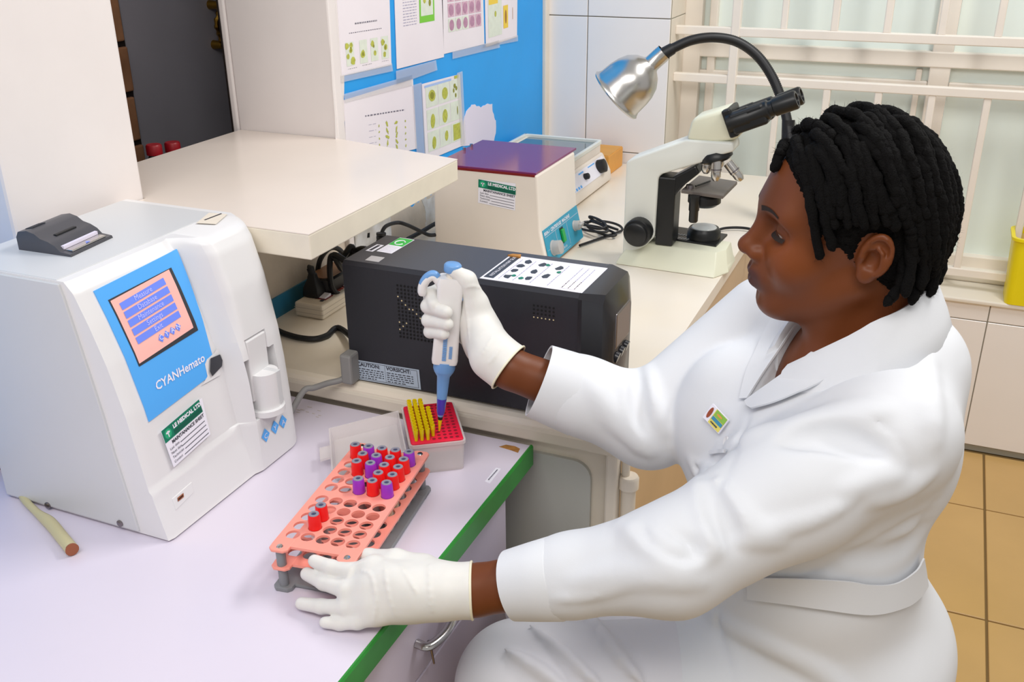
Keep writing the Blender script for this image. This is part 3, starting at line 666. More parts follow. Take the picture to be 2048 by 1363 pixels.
# ================================================================== UPS
YU0, YU1, ZU = 1.30, 1.452, 1.013
xu0, xu1, xu2 = -.870, -.455, -.408
UP = thing('power_supply_tower', 'black metal tower power supply lying along the worktop edge', 'power supply', (-.64, 1.375, ZC))
pf = [(YU0, .80), (YU0, ZU-.006), (YU0+.006, ZU), (YU1-.006, ZU), (YU1, ZU-.006), (YU1, .80)]
build('casing', MB().prism(pf, 0, xu0, xu1), 'ups_black', UP, smooth=True, angle=30)
build('lit_top_sheet', MB().lohi((xu0+.001, YU0+.006, ZU-.001), (xu1, YU1-.006, ZU+.0006)), 'ups_top_lit', UP)  # thin sheet, paler than the casing to paint in light from above
def ring_(x, y0, y1, z1, c): return [(x, y0+c*.0, .80), (x, y0, z1-c), (x, y0+c, z1), (x, y1-c, z1), (x, y1, z1-c), (x, y1, .80)]
build('front_bezel', MB().loft([ring_(xu1, YU0-.002, YU1+.002, ZU+.001, .008), ring_(xu1+.006, YU0-.002, YU1+.002, ZU+.001, .008), ring_(xu2-.012, YU0+.012, YU1-.004, ZU-.004, .012), ring_(xu2, YU0+.03, YU1-.03, ZU-.03, .02)]), 'ups_gloss', UP, smooth=True, angle=25)
build('display_window', MB().lohi((xu2-.004, YU0+.04, ZU-.10), (xu2+.002, YU1-.04, ZU-.04)), 'steel_dark', UP, bevel=.003)
for k in range(3): build('front_button', MB().cyl((xu2-.002, YU0+.05+.024*k, ZU-.115), (xu2+.004, YU0+.05+.024*k, ZU-.117), .009, n=14), 'ups_gloss', UP, smooth=True)
build('front_emblem', MB().lohi((xu2-.002, YU0+.06, .835), (xu2+.0015, YU0+.09, .845)), 'chrome', UP)
for (x_, y_) in ((xu0+.04, YU0+.02), (xu0+.04, YU1-.02), (xu1-.04, YU0+.02), (xu1-.04, YU1-.02)): build('foot', MB().cyl((x_, y_, ZC), (x_, y_, .801), .011), 'black_rubber', UP)
FU = Frame((0, YU0-.0006, 0), (1, 0, 0), (0, 0, 1), (0, -1, 0))
mb, m2 = MB(), MB(); A = ony(795, 570, YU0); B = ony(795, 671, YU0); stp = (A[2]-B[2])/14
for i in range(14):
    for j in range(15):
        q = (A[0]+i*stp*1.02, A[2]-j*stp)
        pxx = 795+7*i; bright = abs((j-4)*.62-(i-1)*.5) < .28 and 0 <= i < 9 or (i < 3 and j > 9 and (i+j) % 2 == 0 and i < 14-j)
        (FU.oval(m2, q[0], q[1], .0014, .0014, .0002, n=8) if bright else FU.oval(mb, q[0], q[1], .0021, .0021, .0001, n=8))
A2 = ony(1068, 610, YU0)
for i in range(6):
    for j in range(4): FU.oval(m2 if j == 3 else mb, A2[0]+i*stp, A2[2]-j*stp, .0019 if j < 3 else .0012, .0019 if j < 3 else .0012, .0001, n=8)
build('vent_holes', mb, 'vent_dark', UP, kind='stuff'); build('vent_screws', m2, 'vent_bright', UP, kind='stuff')
def ysticker(quad, par, name, m, Y=YU0-.0008):   # bl br tl
    P = [ony(px, py, Y) for px, py in quad]; fr = Frame(P[0], P[1]-P[0], P[2]-P[0], (0, -1, 0)); mb = MB(); fr.quad(mb, 0, 0, 1, 1, 0); return fr, build(name, mb, m, par)
fr, st = ysticker([(712, 757), (842, 779), (707, 718)], UP, 'caution_label', 'label_pale'); st.data.materials[0] = MATS['label_pale']
mb = MB()
for u0, v0, u1, v1 in ((.03, .06, .97, .08), (.03, .92, .97, .94), (.03, .06, .036, .94), (.964, .06, .97, .94), (.475, .06, .479, .94)): fr.quad(mb, u0, v0, u1, v1, .0002)
for c0 in (.05, .5):
    for k in range(5): dashes(mb, fr, c0, c0+.40-.12*(k == 4), .56-.11*k, .045, .0002, wl=(.02, .06))
build('print', mb, 'ink', st); text('lettering', 'CAUTION:', fr, .05, .72, .0095, 'ink', st, h=.0004, bold=.0003); text('lettering', 'VORSICHT:', fr, .5, .72, .0095, 'ink', st, h=.0004, bold=.0003)
def zsticker(quad, par, name, m, Z=ZU+.0008):    # bl br tl
    P = [onz(px, py, Z) for px, py in quad]; fr = Frame(P[0], P[1]-P[0], P[2]-P[0], (0, 0, 1)); mb = MB(); fr.quad(mb, 0, 0, 1, 1, 0, .0003); return fr, build(name, mb, m, par)
fr, st = zsticker([(959, 556), (1164, 586), (1021, 510)], UP, 'quick_guide_label', 'label_white')
mb = MB(); fr.quad(mb, .02, .06, .12, .94, .0006); build('title_strip', mb, 'dark_grey', st)
rf = Frame(fr.p(.1, .12), fr.ey, -fr.ex, (0, 0, 1)); text('lettering', 'INSTALLATION MAP GUIDE', rf, 0, .012, .0085, 'label_white', st, h=.001)
mb, m2, m3 = MB(), MB(), MB()
for c, (u0, u1) in enumerate(((.16, .2), (.30, .34), (.47, .5), (.64, .66), (.78, .80), (.84, .86), (.9, .92))): dashes(mb, Frame(fr.p(u0, .08), fr.ey, -fr.ex, (0, 0, 1)), 0, .8, -.01, .008, .0006)
for u, v in ((.22, .2), (.22, .45), (.22, .65), (.24, .82), (.40, .5), (.42, .25), (.40, .8), (.55, .4), (.58, .75)): fr.oval(m2, u, v, .035, .075, .0006, n=7, wob=.35); 
for u, v in ((.27, .25), (.36, .2), (.45, .8), (.62, .6)): fr.oval(m3, u, v, .025, .05, .0008, n=6, wob=.3)
build('print', mb, 'ink_light', st); build('pictograms', m2, 'dark_grey', st); build('pictograms', m3, 'label_green', st)
mb = MB(); fr.quad(mb, .76, .06, .92, .36, .0006); build('blank_patch', mb, 'paper_warm', st)
q = fr.p(.06, .97); build('torn_corner', MB().prism([(q[0]-.012, q[1]-.004), (q[0]+.012, q[1]-.006), (q[0]+.008, q[1]+.006), (q[0]-.006, q[1]+.004)], 2, ZU+.0012, ZU+.004), 'chip_wood', st)
fr, st = zsticker([(753, 502), (783, 507), (800, 475)], UP, 'recycling_label', 'label_white')
mb = MB(); fr.quad(mb, .03, .48, .97, .97, .0006); build('green_field', mb, 'label_bright_green', st)
mb = MB(); [mb.add(*(lambda t: (t.v, t.f))(MB().tube([fr.p(.5+.28*math.cos(a), .68+.14*math.sin(a), .0008) for a in [k*math.pi/8 for k in range(1, 16)]], .0012, 5)))]; build('arrow_ring', mb, 'label_white', st)
mb = MB(); [dashes(mb, fr, .08, .92, .06+.08*k, .012, .0006) for k in range(5)]; build('print', mb, 'ink_light', st)
fr, st = zsticker([(731, 501), (745, 503), (754, 488.5)], UP, 'serial_label', 'label_white'); mb = MB(); dashes(mb, Frame(fr.p(.7, .1), fr.ey, -fr.ex, (0, 0, 1)), 0, .8, 0, .4, .0006, wl=(.05, .1)); build('print', mb, 'ink', st)
fr, st = zsticker([(730, 520), (757, 524), (743, 511)], UP, 'hologram_label', 'label_grey')
# grey mains lead of the tower
def zpts(L, z): return [onz(px, py, z+dz) for px, py, dz in L]
GL = thing('grey_mains_lead', 'grey mains lead and plug at the tower end trailing over the lip', 'cable', onz(690, 740, ZC))
pt = [np.array(q) for q in zpts([(696, 735, .02), (690, 752, .012), (680, 760, .008), (655, 766, .006), (628, 775, .006), (608, 783, .003)], ZC)]; pt[-1][2] = .80
e_ = pt[-1]+np.array([-.01, -.03, -.03]); pt.append(e_)
build('lead', MB().tube(crv(pt, 6), .0052, 10), 'grey_cable', GL, smooth=True)
build('plug', MB().box(onz(694, 738, ZC+.03)+np.array([0, .01, 0]), (.022, .03, .055)), 'grey_cable', GL, bevel=.004)
for k in range(5): build('strain_relief', MB().lathe([(.0085, -.0015), (.0085, .0015)], pt[1]+np.array([.002, .002, .012-.005*k]), (.3, .1, 1), n=12, cap0=True, cap1=True), 'grey_cable', GL, smooth=True)

# ================================================================== power strip, adapter, cables
zs_ = ZC+.031
c0 = onz(591, 601, zs_); c1 = onz(641, 614, zs_); sx0, sx1, sy0 = c0[0], c1[0], (c0[1]+c1[1])/2; sy1 = sy0+.22
PS = thing('power_strip', 'cream plastic power strip lying beside the black tower', 'power strip', (sx0, sy0, ZC))
build('case', MB().lohi((sx0, sy0, ZC+.0005), (sx1, sy1, zs_)), 'counter_top', PS, bevel=.004)
for k in (1, 2): build('seam', MB().lohi((sx0-.0004, sy0-.0004, ZC+.010*k), (sx1+.0004, sy1+.0004, ZC+.010*k+.001)), 'plaster_bare', PS)
for k in range(2):
    y_ = sy0+.03+.075*k; build('switch_frame', MB().lohi((sx0+.03, y_, zs_-.001), (sx0+.055, y_+.028, zs_+.0012)), 'oxblood', PS); build('switch', MB().box((sx0+.0425, y_+.014, zs_+.002), (.02, .022, .006), R=np.array(Matrix.Rotation(.15, 3, 'X'))), 'label_white', PS, bevel=.001)
fr = Frame((sx1-.012, sy0+.02, zs_+.0004), (0, .2, 0), (-.02, 0, 0), (0, 0, 1)); mb = MB(); dashes(mb, fr, 0, .28, 0, .4, .0004, wl=(.03, .06)); build('print', mb, 'ink', PS); mb = MB(); dashes(mb, fr, .32, .8, 0, .4, .0004, wl=(.02, .04)); build('print', mb, 'ink_red', PS)
b0 = onz(629, 591, zs_); tpz = ony(618, 535, b0[1])
PG = thing('mains_plug', 'black angled mains plug standing in the power strip', 'plug', b0)
build('plug_body', MB().loft([[(b0[0]+a*sx_, b0[1]+b*sx_, zs_+h) for a, b in ((-1, -.8), (1, -.8), (1, .8), (-1, .8))] for sx_, h in ((.019, .0005), (.017, .02), (.009, .04), (.0075, .05))]), 'black_rubber', PG, bevel=.003, smooth=True)
build('strain_relief', MB().tube([(b0[0], b0[1], zs_+.045), (b0[0]-.004, b0[1], zs_+.06), tpz], [.0075, .008, .0065], 10), 'black_rubber', PG, smooth=True)
a0 = onz(664, 570, zs_)
AD = thing('charger_adapter', 'black power adapter with brown top plugged into the strip', 'adapter', a0)
az = .033
def ro(c, hx, hy, r, z): return rrect(c[0]-hx, c[1]-hy, c[0]+hx, c[1]+hy, r, z)
build('shell', MB().loft([ro(a0, .026, .05, .02, zs_+.0005), ro(a0, .03, .054, .022, zs_+.006), ro(a0, .03, .054, .022, zs_+az-.004), ro(a0, .026, .05, .02, zs_+az)]), 'black', AD, smooth=True)
build('label_face', MB().loft([ro(a0, .0255, .0495, .019, zs_+az), ro(a0, .0255, .0495, .019, zs_+az+.0012)]), 'brown_plastic', AD)
cp = [onz(641, 595, zs_+.05)]+[ony(px, py, a0[1]+dy) for px, py, dy in ((632, 560, -.01), (640, 520, .0), (660, 496, .03), (680, 500, .06), (690, 520, .08), (684, 545, .03))]
cb1 = build('plug_cable', MB().tube(crv([tpz+np.array([.0, .0, -.02])]+cp[1:], 8), .0055, 8), 'black_rubber', PG, smooth=True)
kn = ony(697, 513, 1.60); PL2 = thing('cable_bundle', 'knotted bundle of black plugs and leads behind the tower', 'cable', (kn[0], kn[1], ZC))
mb = MB(); c_ = kn
lp = [c_+np.array([.028*math.cos(a)+.01*math.sin(2.3*a), .03*math.sin(a), -.01+.022*math.sin(1.7*a)]) for a in np.linspace(0, 9.5, 50)]; mb.tube(lp, .0065, 8)
lp2 = crv([c_+np.array([-.02, 0, .0]), (c_[0]-.03, c_[1]-.02, .90), (c_[0]-.025, c_[1]-.03, .84), (c_[0]-.01, c_[1], .803)], 8); mb.tube(lp2, .006, 8); build('lead', mb, 'black_rubber', PL2, smooth=True)
build('plug', MB().box((c_[0]+.02, c_[1], c_[2]-.012), (.035, .05, .03)), 'black', PL2, bevel=.006)
def cable(name, lab, pts, r, m='black_rubber', n=8, group=None):
    o = build(name, MB().tube(crv(pts, n), r, 8), m, smooth=True); return setp(o, lab, 'cable', group)
cable('black_lead', 'black lead sagging over the worktop between analyser and tower', [onz(px, py, ZC+.007) for px, py in ((480, 640), (540, 655), (570, 667), (600, 675), (630, 677), (655, 670), (680, 656))]+[np.array([xu0-.002, 1.36, .80+.02])], .0058)
Yw = 1.80
cable('socket_lead', 'black lead looping from the broken socket to the centrifuge', [onx(764, 480, XL+.05), onx(763, 468, XL+.045), onx(772, 452, XL+.05), onx(795, 445, XL+.06), onx(815, 450, XL+.08), onx(845, 464, XL+.10), onx(862, 470, XL+.12), onx(890, 466, XL+.14)], .0045)
cable('mains_lead', 'black lead crossing low behind the centrifuge', [onx(815, 478, XL+.03), onx(845, 462, XL+.035), onx(865, 450, XL+.04), onx(885, 440, XL+.045)], .0055)
mb = MB()
s0 = onx(763, 478, XL+.05); 
for k in range(5): mb.lathe([(.011, -.003), (.011, .003)], s0+np.array([0, -.001*k, -.008*k+.012]), (0, .1, 1), n=12, cap0=True, cap1=True)
setp(build('ribbed_plug', mb, 'black_rubber', smooth=True), 'black ribbed plug end poking up behind the tower', 'plug')

# ================================================================== centrifuge
CF = thing('centrifuge', 'cream centrifuge with purple see-through lid and teal control panel', 'centrifuge', (-.9, 2.05, ZC))
zc1 = 1.012; y0, y1 = 1.935, 2.175
bot = [(-1.035, y0, .802), (-.752, y0, .802), (-.752, y1, .802), (-1.035, y1, .802)]
mid = [(-1.033, y0, .885), (-.771, y0, .885), (-.771, y1, .885), (-1.033, y1, .885)]
top = [(-1.03, y0, zc1), (-.778, y0, zc1), (-.778, y1, zc1), (-1.03, y1, zc1)]
build('body', MB().loft([bot, mid, top]), 'centri_white', CF, bevel=.004)
build('lid', MB().hexa([(-1.028, y0+.002, zc1), (-.781, y0+.002, zc1), (-.781, y1+.02, zc1), (-1.028, y1+.02, zc1)], [(-1.028, y0+.002, zc1+.005), (-.781, y0+.002, zc1+.005), (-.781, y1+.02, zc1+.005), (-1.028, y1+.02, zc1+.005)]), 'centri_lid', CF, bevel=.001)
build('lid_rim', MB().lohi((-1.026, y0-.001, zc1-.004), (-.783, y0+.004, zc1+.001)), 'oxblood', CF)
for k in (.06, .10): build('hinge_screw', MB().cyl((-1.02, y1-k, zc1+.004), (-1.02, y1-k, zc1+.012), .004, n=8), 'chrome', CF)
for (x_, y_) in ((-1.0, y0+.03), (-.79, y0+.03), (-1.0, y1-.03), (-.79, y1-.03)): build('foot', MB().cyl((x_, y_, ZC), (x_, y_, .804), .012), 'black_rubber', CF)
pb = np.array([-.7515, y0+.012, .806]); pe = np.array([0, y1-y0-.018, 0]); pn = np.array([-.0195, 0, .078]); PF = Frame(pb, pe, pn, (1, 0, .25))
mb = MB(); PF.quad(mb, 0, 0, 1, 1, .0005, .0012); pan = build('control_panel', mb, 'panel_teal', CF)
mb = MB()
for u0, v0, u1, v1 in ((.02, .78, .98, .795), (.3, .06, .307, .78), (.62, .12, .627, .78), (.3, .06, .62, .07), (.02, .4, .3, .41)): PF.quad(mb, u0, v0, u1, v1, .002)
build('panel_lines', mb, 'label_pale', pan)
text('lettering', '800A-1  CENTRIFUGE  MACHINE', PF, .02, .83, .0112, 'label_white', pan, h=.002, bold=.0002)
def knob(u, v, r, l, flat=False):
    o = PF.p(u, v, .0018); mb = MB().lathe([(r*1.08, 0), (r*1.08, .002), (r, .003), (r*.95, l), (r*.8, l+.001)], o, PF.n, n=22, cap0=True, cap1=True); k_ = build('knob', mb, 'knob_grey', pan, smooth=True)
    if flat: build('grip', MB().box(o+PF.n*(l+.004), (.01, r*1.9, .006), R=np.array(Matrix.Rotation(-1.33, 3, 'Y'))), 'knob_grey', k_, bevel=.001)
knob(.16, .38, .0165, .02); knob(.82, .5, .012, .014, True)
build('switch', MB().box(PF.p(.46, .5, .004), (.006, .016, .03), R=np.array(Matrix.Rotation(-.245, 3, 'Y'))), 'switch_green', pan, bevel=.001); mb = MB(); PF.quad(mb, .41, .28, .51, .74, .0019); build('switch_frame', mb, 'black', pan)
mb = MB(); dashes(mb, PF, .4, .52, .12, .06, .002, wl=(.01, .02)); build('print', mb, 'label_pale', pan, fixn=False)
A = [ony(px, py, y0-.0012) for px, py in ((957, 358), (1031, 367), (1030, 421), (956, 405))]; maint(A, CF)

# ================================================================== mixer behind the centrifuge, orange box
MX = thing('orbital_mixer', 'low white laboratory mixer with glass top and black knob behind the centrifuge', 'mixer', (-.98, 2.58, ZC))
xm_, ym0, ym1 = -.862, 2.40, 2.74
zf = ony(1197, 303, ym1)[2]
build('body', MB().prism([(-1.13, .80), (xm_, .80), (xm_-.004, .83), (xm_-.03, zf), (-1.13, zf)], 1, ym0, ym1), 'centri_white', MX, bevel=.006, seg=3, smooth=True)
for (x_, y_) in ((-1.1, 2.43), (-.9, 2.43), (-1.1, 2.7), (-.9, 2.7)): build('foot', MB().cyl((x_, y_, ZC), (x_, y_, .802), .012), 'black_rubber', MX)
zt2 = zf+.028
build('platform', MB().lohi((-1.135, ym0+.0, zf), (xm_-.035, ym1-.01, zt2)), 'centri_white', MX, bevel=.002); build('glass_plate', MB().lohi((-1.12, ym0+.01, zt2), (xm_-.045, ym1-.02, zt2+.003)), 'glass_grey', MX)
for lo, hi in (((-1.137, ym1-.016, zt2-.004), (xm_-.034, ym1-.006, zt2+.01)), ((xm_-.043, ym0, zt2-.004), (xm_-.033, ym1-.006, zt2+.008)), ((-1.139, ym0, zt2-.004), (-1.129, ym1-.006, zt2+.01))): build('rim', MB().lohi(lo, hi), 'scope_white', MX, bevel=.002)
xe = xm_-.004; MF = Frame((xm_-.0035, ym0+.01, .832), (0, ym1-ym0-.02, 0), (-.0255, 0, zf-.834), (1, 0, .33))
mb = MB(); MF.quad(mb, .03, .05, .97, .92, .0008); mp_ = build('control_panel', mb, 'label_white', MX)
def kn2(u, v, r, l, m): build('knob', MB().lathe([(r, 0), (r*.95, l), (r*.7, l+.002)], MF.p(u, v, .001), MF.n, n=18, cap0=True, cap1=True), m, mp_, smooth=True)
kn2(.78, .5, .020, .02, 'black'); kn2(.40, .5, .009, .012, 'black'); kn2(.04, .45, .006, .006, 'black')
mb = MB(); [MF.quad(mb, .06+.055*k, .10, .06+.055*k+.035, .24, .0012) for k in range(4)]; MF.quad(mb, .3, .74, .42, .82, .0012); MF.quad(mb, .55, .78, .72, .84, .0012); build('print', mb, 'panel_blue', mp_)
OB = thing('cardboard_box', 'small open orange cardboard box at the back of the worktop', 'box', (-.95, 2.86, ZC))
xo = ony(1212, 338, 2.78)[0]
build('carton', MB().lohi((xo-.16, 2.79, ZC+.0005), (xo+.005, 2.93, ony(1235, 297, 2.9)[2])), 'orange_card', OB, bevel=.002)
build('flap', MB().lohi((xo-.158, 2.792, ony(1235, 297, 2.9)[2]), (xo+.003, 2.928, ony(1235, 297, 2.9)[2]+.002)), 'orange_card', OB)
# coiled lead beside the microscope
mb = MB(); cc = onz(1198, 466, ZC); lp = []
for a in np.linspace(0, 2*math.pi*4.2, 130):
    k = a/(2*math.pi); r = .052-.004*k; lp.append(cc+np.array([r*1.0*math.cos(a+.6*k)+.012*math.sin(3*k), r*.75*math.sin(a)+.02*math.cos(2.2*k), .006+.0045*k+.008*max(0, math.sin(a*.5+k))]))
mb.tube([np.array([-.742, 2.12, .801])]+[lp[0]*.5+np.array([-.742, 2.12, .801])*.5]+lp, .0032, 7); setp(build('coiled_lead', mb, 'black_rubber', smooth=True), 'coil of thin black lead between centrifuge and microscope', 'cable')

# ================================================================== microscope
MS = thing('microscope', 'white binocular microscope with black eyepieces and stage', 'microscope', (-.5, 2.1, ZC))
ya, yb = 2.062, 2.128
def my(L, Y): return [(ony(px, py, Y)[0], ony(px, py, Y)[2]) for px, py in L]
zb = .843
b0_ = [(-.628, 2.040, ZC+.0005), (-.398, 2.030, ZC+.0005), (-.375, 2.075, ZC+.0005), (-.378, 2.17, ZC+.0005), (-.62, 2.17, ZC+.0005)]
b1_ = [(-.62, 2.052, .812), (-.40, 2.043, .812), (-.381, 2.083, .812), (-.384, 2.162, .812), (-.615, 2.162, .812)]
b2_ = [(-.60, 2.075, zb), (-.405, 2.068, zb), (-.388, 2.095, zb), (-.39, 2.155, zb), (-.605, 2.155, zb)]
build('base', MB().loft([b0_, b1_, b2_]), 'scope_cream', MS, bevel=.003, smooth=True, angle=25)
bk = [onz(px, py, zb+.001) for px, py in ((1311, 474), (1432, 493), (1455, 470), (1336, 452))]; build('base_plate', MB().loft([[q+np.array([0, 0, -.002]) for q in bk], [q+np.array([0, 0, .003]) for q in bk]]), 'scope_black', MS, bevel=.001)
for k in range(8):
    for j in range(2):
        q = onz(1338+6*k-4*j, 466+.7*k+7*j, zb+.0045); build('vent_slot', MB().box(q, (.003, .010, .0008), R=np.array(Matrix.Rotation(-.5, 3, 'Z'))), 'knob_grey', MS)
arm = my([(1244, 516), (1252, 324), (1262, 318), (1371, 279), (1466, 285), (1468, 303), (1440, 311), (1398, 327), (1322, 349), (1316, 356), (1308, 475), (1290, 492)], ya)
build('arm', MB().prism(arm, 1, ya, yb), 'scope_white', MS, bevel=.006, seg=3, smooth=True)
build('column', MB().lohi((-.545, ya+.006, zb), (-.505, yb-.004, 1.0)), 'scope_black', MS, bevel=.004)
hd_ = my([(1372, 280), (1383, 240), (1392, 234), (1460, 214), (1484, 268), (1470, 280), (1430, 286)], ya+.005)
build('head', MB().prism(hd_, 1, ya+.003, yb+.01), 'scope_cream', MS, bevel=.009, seg=3, smooth=True)
e0 = ony(1462, 243, 2.08); ax = ony(1560, 208, 2.08)-e0; ax /= np.linalg.norm(ax)
build('eyepiece_block', MB().box(e0+ax*.004+np.array([0, .012, 0]), (.02, .085, .06), R=np.array(Matrix.Rotation(-math.atan2(ax[2], ax[0]), 3, 'Y'))), 'scope_black', MS, bevel=.004)
for k, yo in enumerate((-.022, .045)):
    o = e0+np.array([0, yo, -.003*k]); L = .145
    tb = build('eyepiece_tube', MB().lathe([(.021, 0), (.0215, .045), (.020, .047), (.020, .085), (.0165, .088), (.0165, .096), (.019, .098), (.0195, L-.004), (.0175, L), (.013, L), (.012, L-.006)], o, ax, n=24, cap0=True, cap1=False), 'scope_black', MS, smooth=True)
    build('lens', MB().lathe([(.0125, L-.006), (.001, L-.0055)], o, ax, n=20, cap1=True), 'steel_dark', tb)
    build('prism_box', MB().box(o+ax*.045+np.array([0, 0, -.004]), (.075, .036, .044), R=np.array(Matrix.Rotation(-math.atan2(ax[2], ax[0]), 3, 'Y'))), 'scope_black', tb, bevel=.006)
nc = ony(1432, 313, 2.09); na = np.array([.33, 0, -1.]); na /= np.linalg.norm(na)
build('nosepiece', MB().lathe([(.03, -.012), (.036, -.004), (.036, .004), (.028, .010)], nc, na, n=26, cap0=True, cap1=True), 'scope_black', MS, smooth=True)
for (dx, dy, dr, L) in ((-.014, -.014, (-.05, -.1, -1), .042), (.006, -.022, (.06, -.12, -1), .046), (.028, -.006, (.72, 0, -.8), .048), (.0, .02, (.1, .4, -1), .035)):
    dr = np.array(dr)/np.linalg.norm(dr); o = nc+np.array([dx, dy, .002-.4*dx])
    ob = build('objective', MB().lathe([(.0115, 0), (.0115, L*.55), (.0105, L*.57), (.0105, L*.8), (.007, L*.95), (.005, L)], o, dr, n=18, cap0=True, cap1=True), 'alu', MS, smooth=True)
    build('colour_ring', MB().lathe([(.0118, L*.44), (.0118, L*.5)], o, dr, n=18), 'brass' if dx < 0 else 'steel_dark', ob, smooth=True)
zsg = ony(1420, 378, 2.09)[2]
sq = [onz(px, py, zsg) for px, py in ((1362, 379), (1446, 391), (1475, 362), (1398, 350))]; stg = build('stage', MB().loft([[q+np.array([0, 0, -.008]) for q in sq], sq]), 'scope_stage', MS, bevel=.0015)
build('slide_clip', MB().tube([sq[0]*.75+sq[2]*.25+np.array([0, 0, .003]), sq[0]*.45+sq[2]*.55+np.array([-.01, .02, .003])], .002, 6), 'scope_black', stg); build('clip_pivot', MB().lathe([(.009, 0), (.008, .008)], sq[0]*.85+sq[2]*.15, n=14, cap0=True, cap1=True), 'steel_dark', stg, smooth=True)
build('stage_bracket', MB().prism(my([(1312, 362), (1330, 362), (1392, 330), (1400, 345), (1366, 372), (1350, 392), (1312, 398)], 2.075), 1, 2.07, 2.12), 'scope_black', MS, bevel=.004)
co = ony(1409, 396, 2.09); build('condenser', MB().lathe([(.03, .012), (.036, .006), (.036, -.008), (.026, -.016)], co, n=26, cap0=True, cap1=True), 'scope_black', MS, smooth=True)
kf = ony(1389, 402, 2.05); build('stage_control', MB().lathe([(.0115, .012), (.0115, -.02), (.010, -.022), (.010, -.044), (.008, -.047)], kf, n=18, cap0=True, cap1=True), 'scope_black', MS, smooth=True)
il = onz(1407, 474, zb+.004); build('illuminator', MB().lathe([(.038, 0), (.038, .016), (.034, .022), (.033, .024)], il, n=30, cap0=True, cap1=True), 'scope_black', MS, smooth=True); build('illuminator_lens', MB().lathe([(.029, .0235), (.027, .026), (.001, .0275)], il, n=26, cap1=True), 'lens', MS, smooth=True)
kb = ony(1277, 463, 2.05); build('focus_knob', MB().lathe([(.031, -.02), (.032, .012), (.030, .016), (.026, .017), (.025, .026), (.022, .028)], kb, (0, -1, 0), n=28, cap0=True, cap1=True), 'scope_black', MS, smooth=True)
cable('microscope_lead', 'thin black lead running from the microscope base towards the window', [onz(px, py, .803) for px, py in ((1430, 462), (1450, 456), (1480, 455), (1505, 459), (1530, 470), (1560, 482))], .0035)

# ================================================================== gooseneck lamp
DL = 2.44
LP = thing('gooseneck_lamp', 'silver bell shaped lamp on a black gooseneck clamped to the worktop', 'lamp', (-.37, 2.55, ZC))
n0 = dep(1322, 110, DL); m0 = dep(1233, 190, DL+.06); la = m0-n0; Ls = np.linalg.norm(la); la /= Ls; ppm = F_PX/DL
R_ = 58/ppm
pf_ = [(.021, -.01), (.0215, .0), (.0215, .030), (.024, .034), (.040, .044), (.056, .062), (.065, .085), (.0685, .105), (R_*.98, Ls-.012), (R_*1.04, Ls-.002), (R_*1.08, Ls), (R_*1.05, Ls+.004), (R_*.97, Ls+.001), (R_*.92, .10), (R_*.7, .06), (.02, .045)]
build('shade', MB().lathe(pf_, n0, la, n=44), 'alu', LP, smooth=True, angle=60)
build('bulb', MB().lathe([(.012, .03), (.014, .05), (.026, .075), (.028, .09), (.018, .105), (.002, .11)], n0, la, n=20, cap1=True), 'lens', LP, smooth=True)
nk = crv([dep(px, py, DL) for px, py in ((1318, 113), (1345, 97), (1385, 80), (1430, 75), (1475, 84), (1515, 112), (1545, 155), (1565, 205), (1576, 250), (1580, 290), (1581, 330))], 14)
build('neck_socket', MB().tube([nk[0], nk[14]], [.0165, .0145], 16), 'black', LP, smooth=True)
rad = [.0115+.0012*(i % 2) for i in range(len(nk)*2)]; fine = []
for a, b in zip(nk[6:-1], nk[7:]): fine += [a, (a+b)/2]
build('gooseneck', MB().tube(fine, rad[:len(fine)], 14), 'black', LP, smooth=True, angle=0)
q = nk[-1]; build('stem', MB().cyl(dep(1577, 240, DL), (q[0], q[1], .80), .016, .013, n=14), 'black', LP, smooth=True)
build('clamp', MB().lohi((q[0]-.05, q[1]-.025, ZC+.0005), (q[0]+.02, q[1]+.025, ZC+.014)).lohi((q[0]+.0, q[1]-.02, .70), (q[0]+.02, q[1]+.02, ZC+.012)), 'black', LP, bevel=.003)

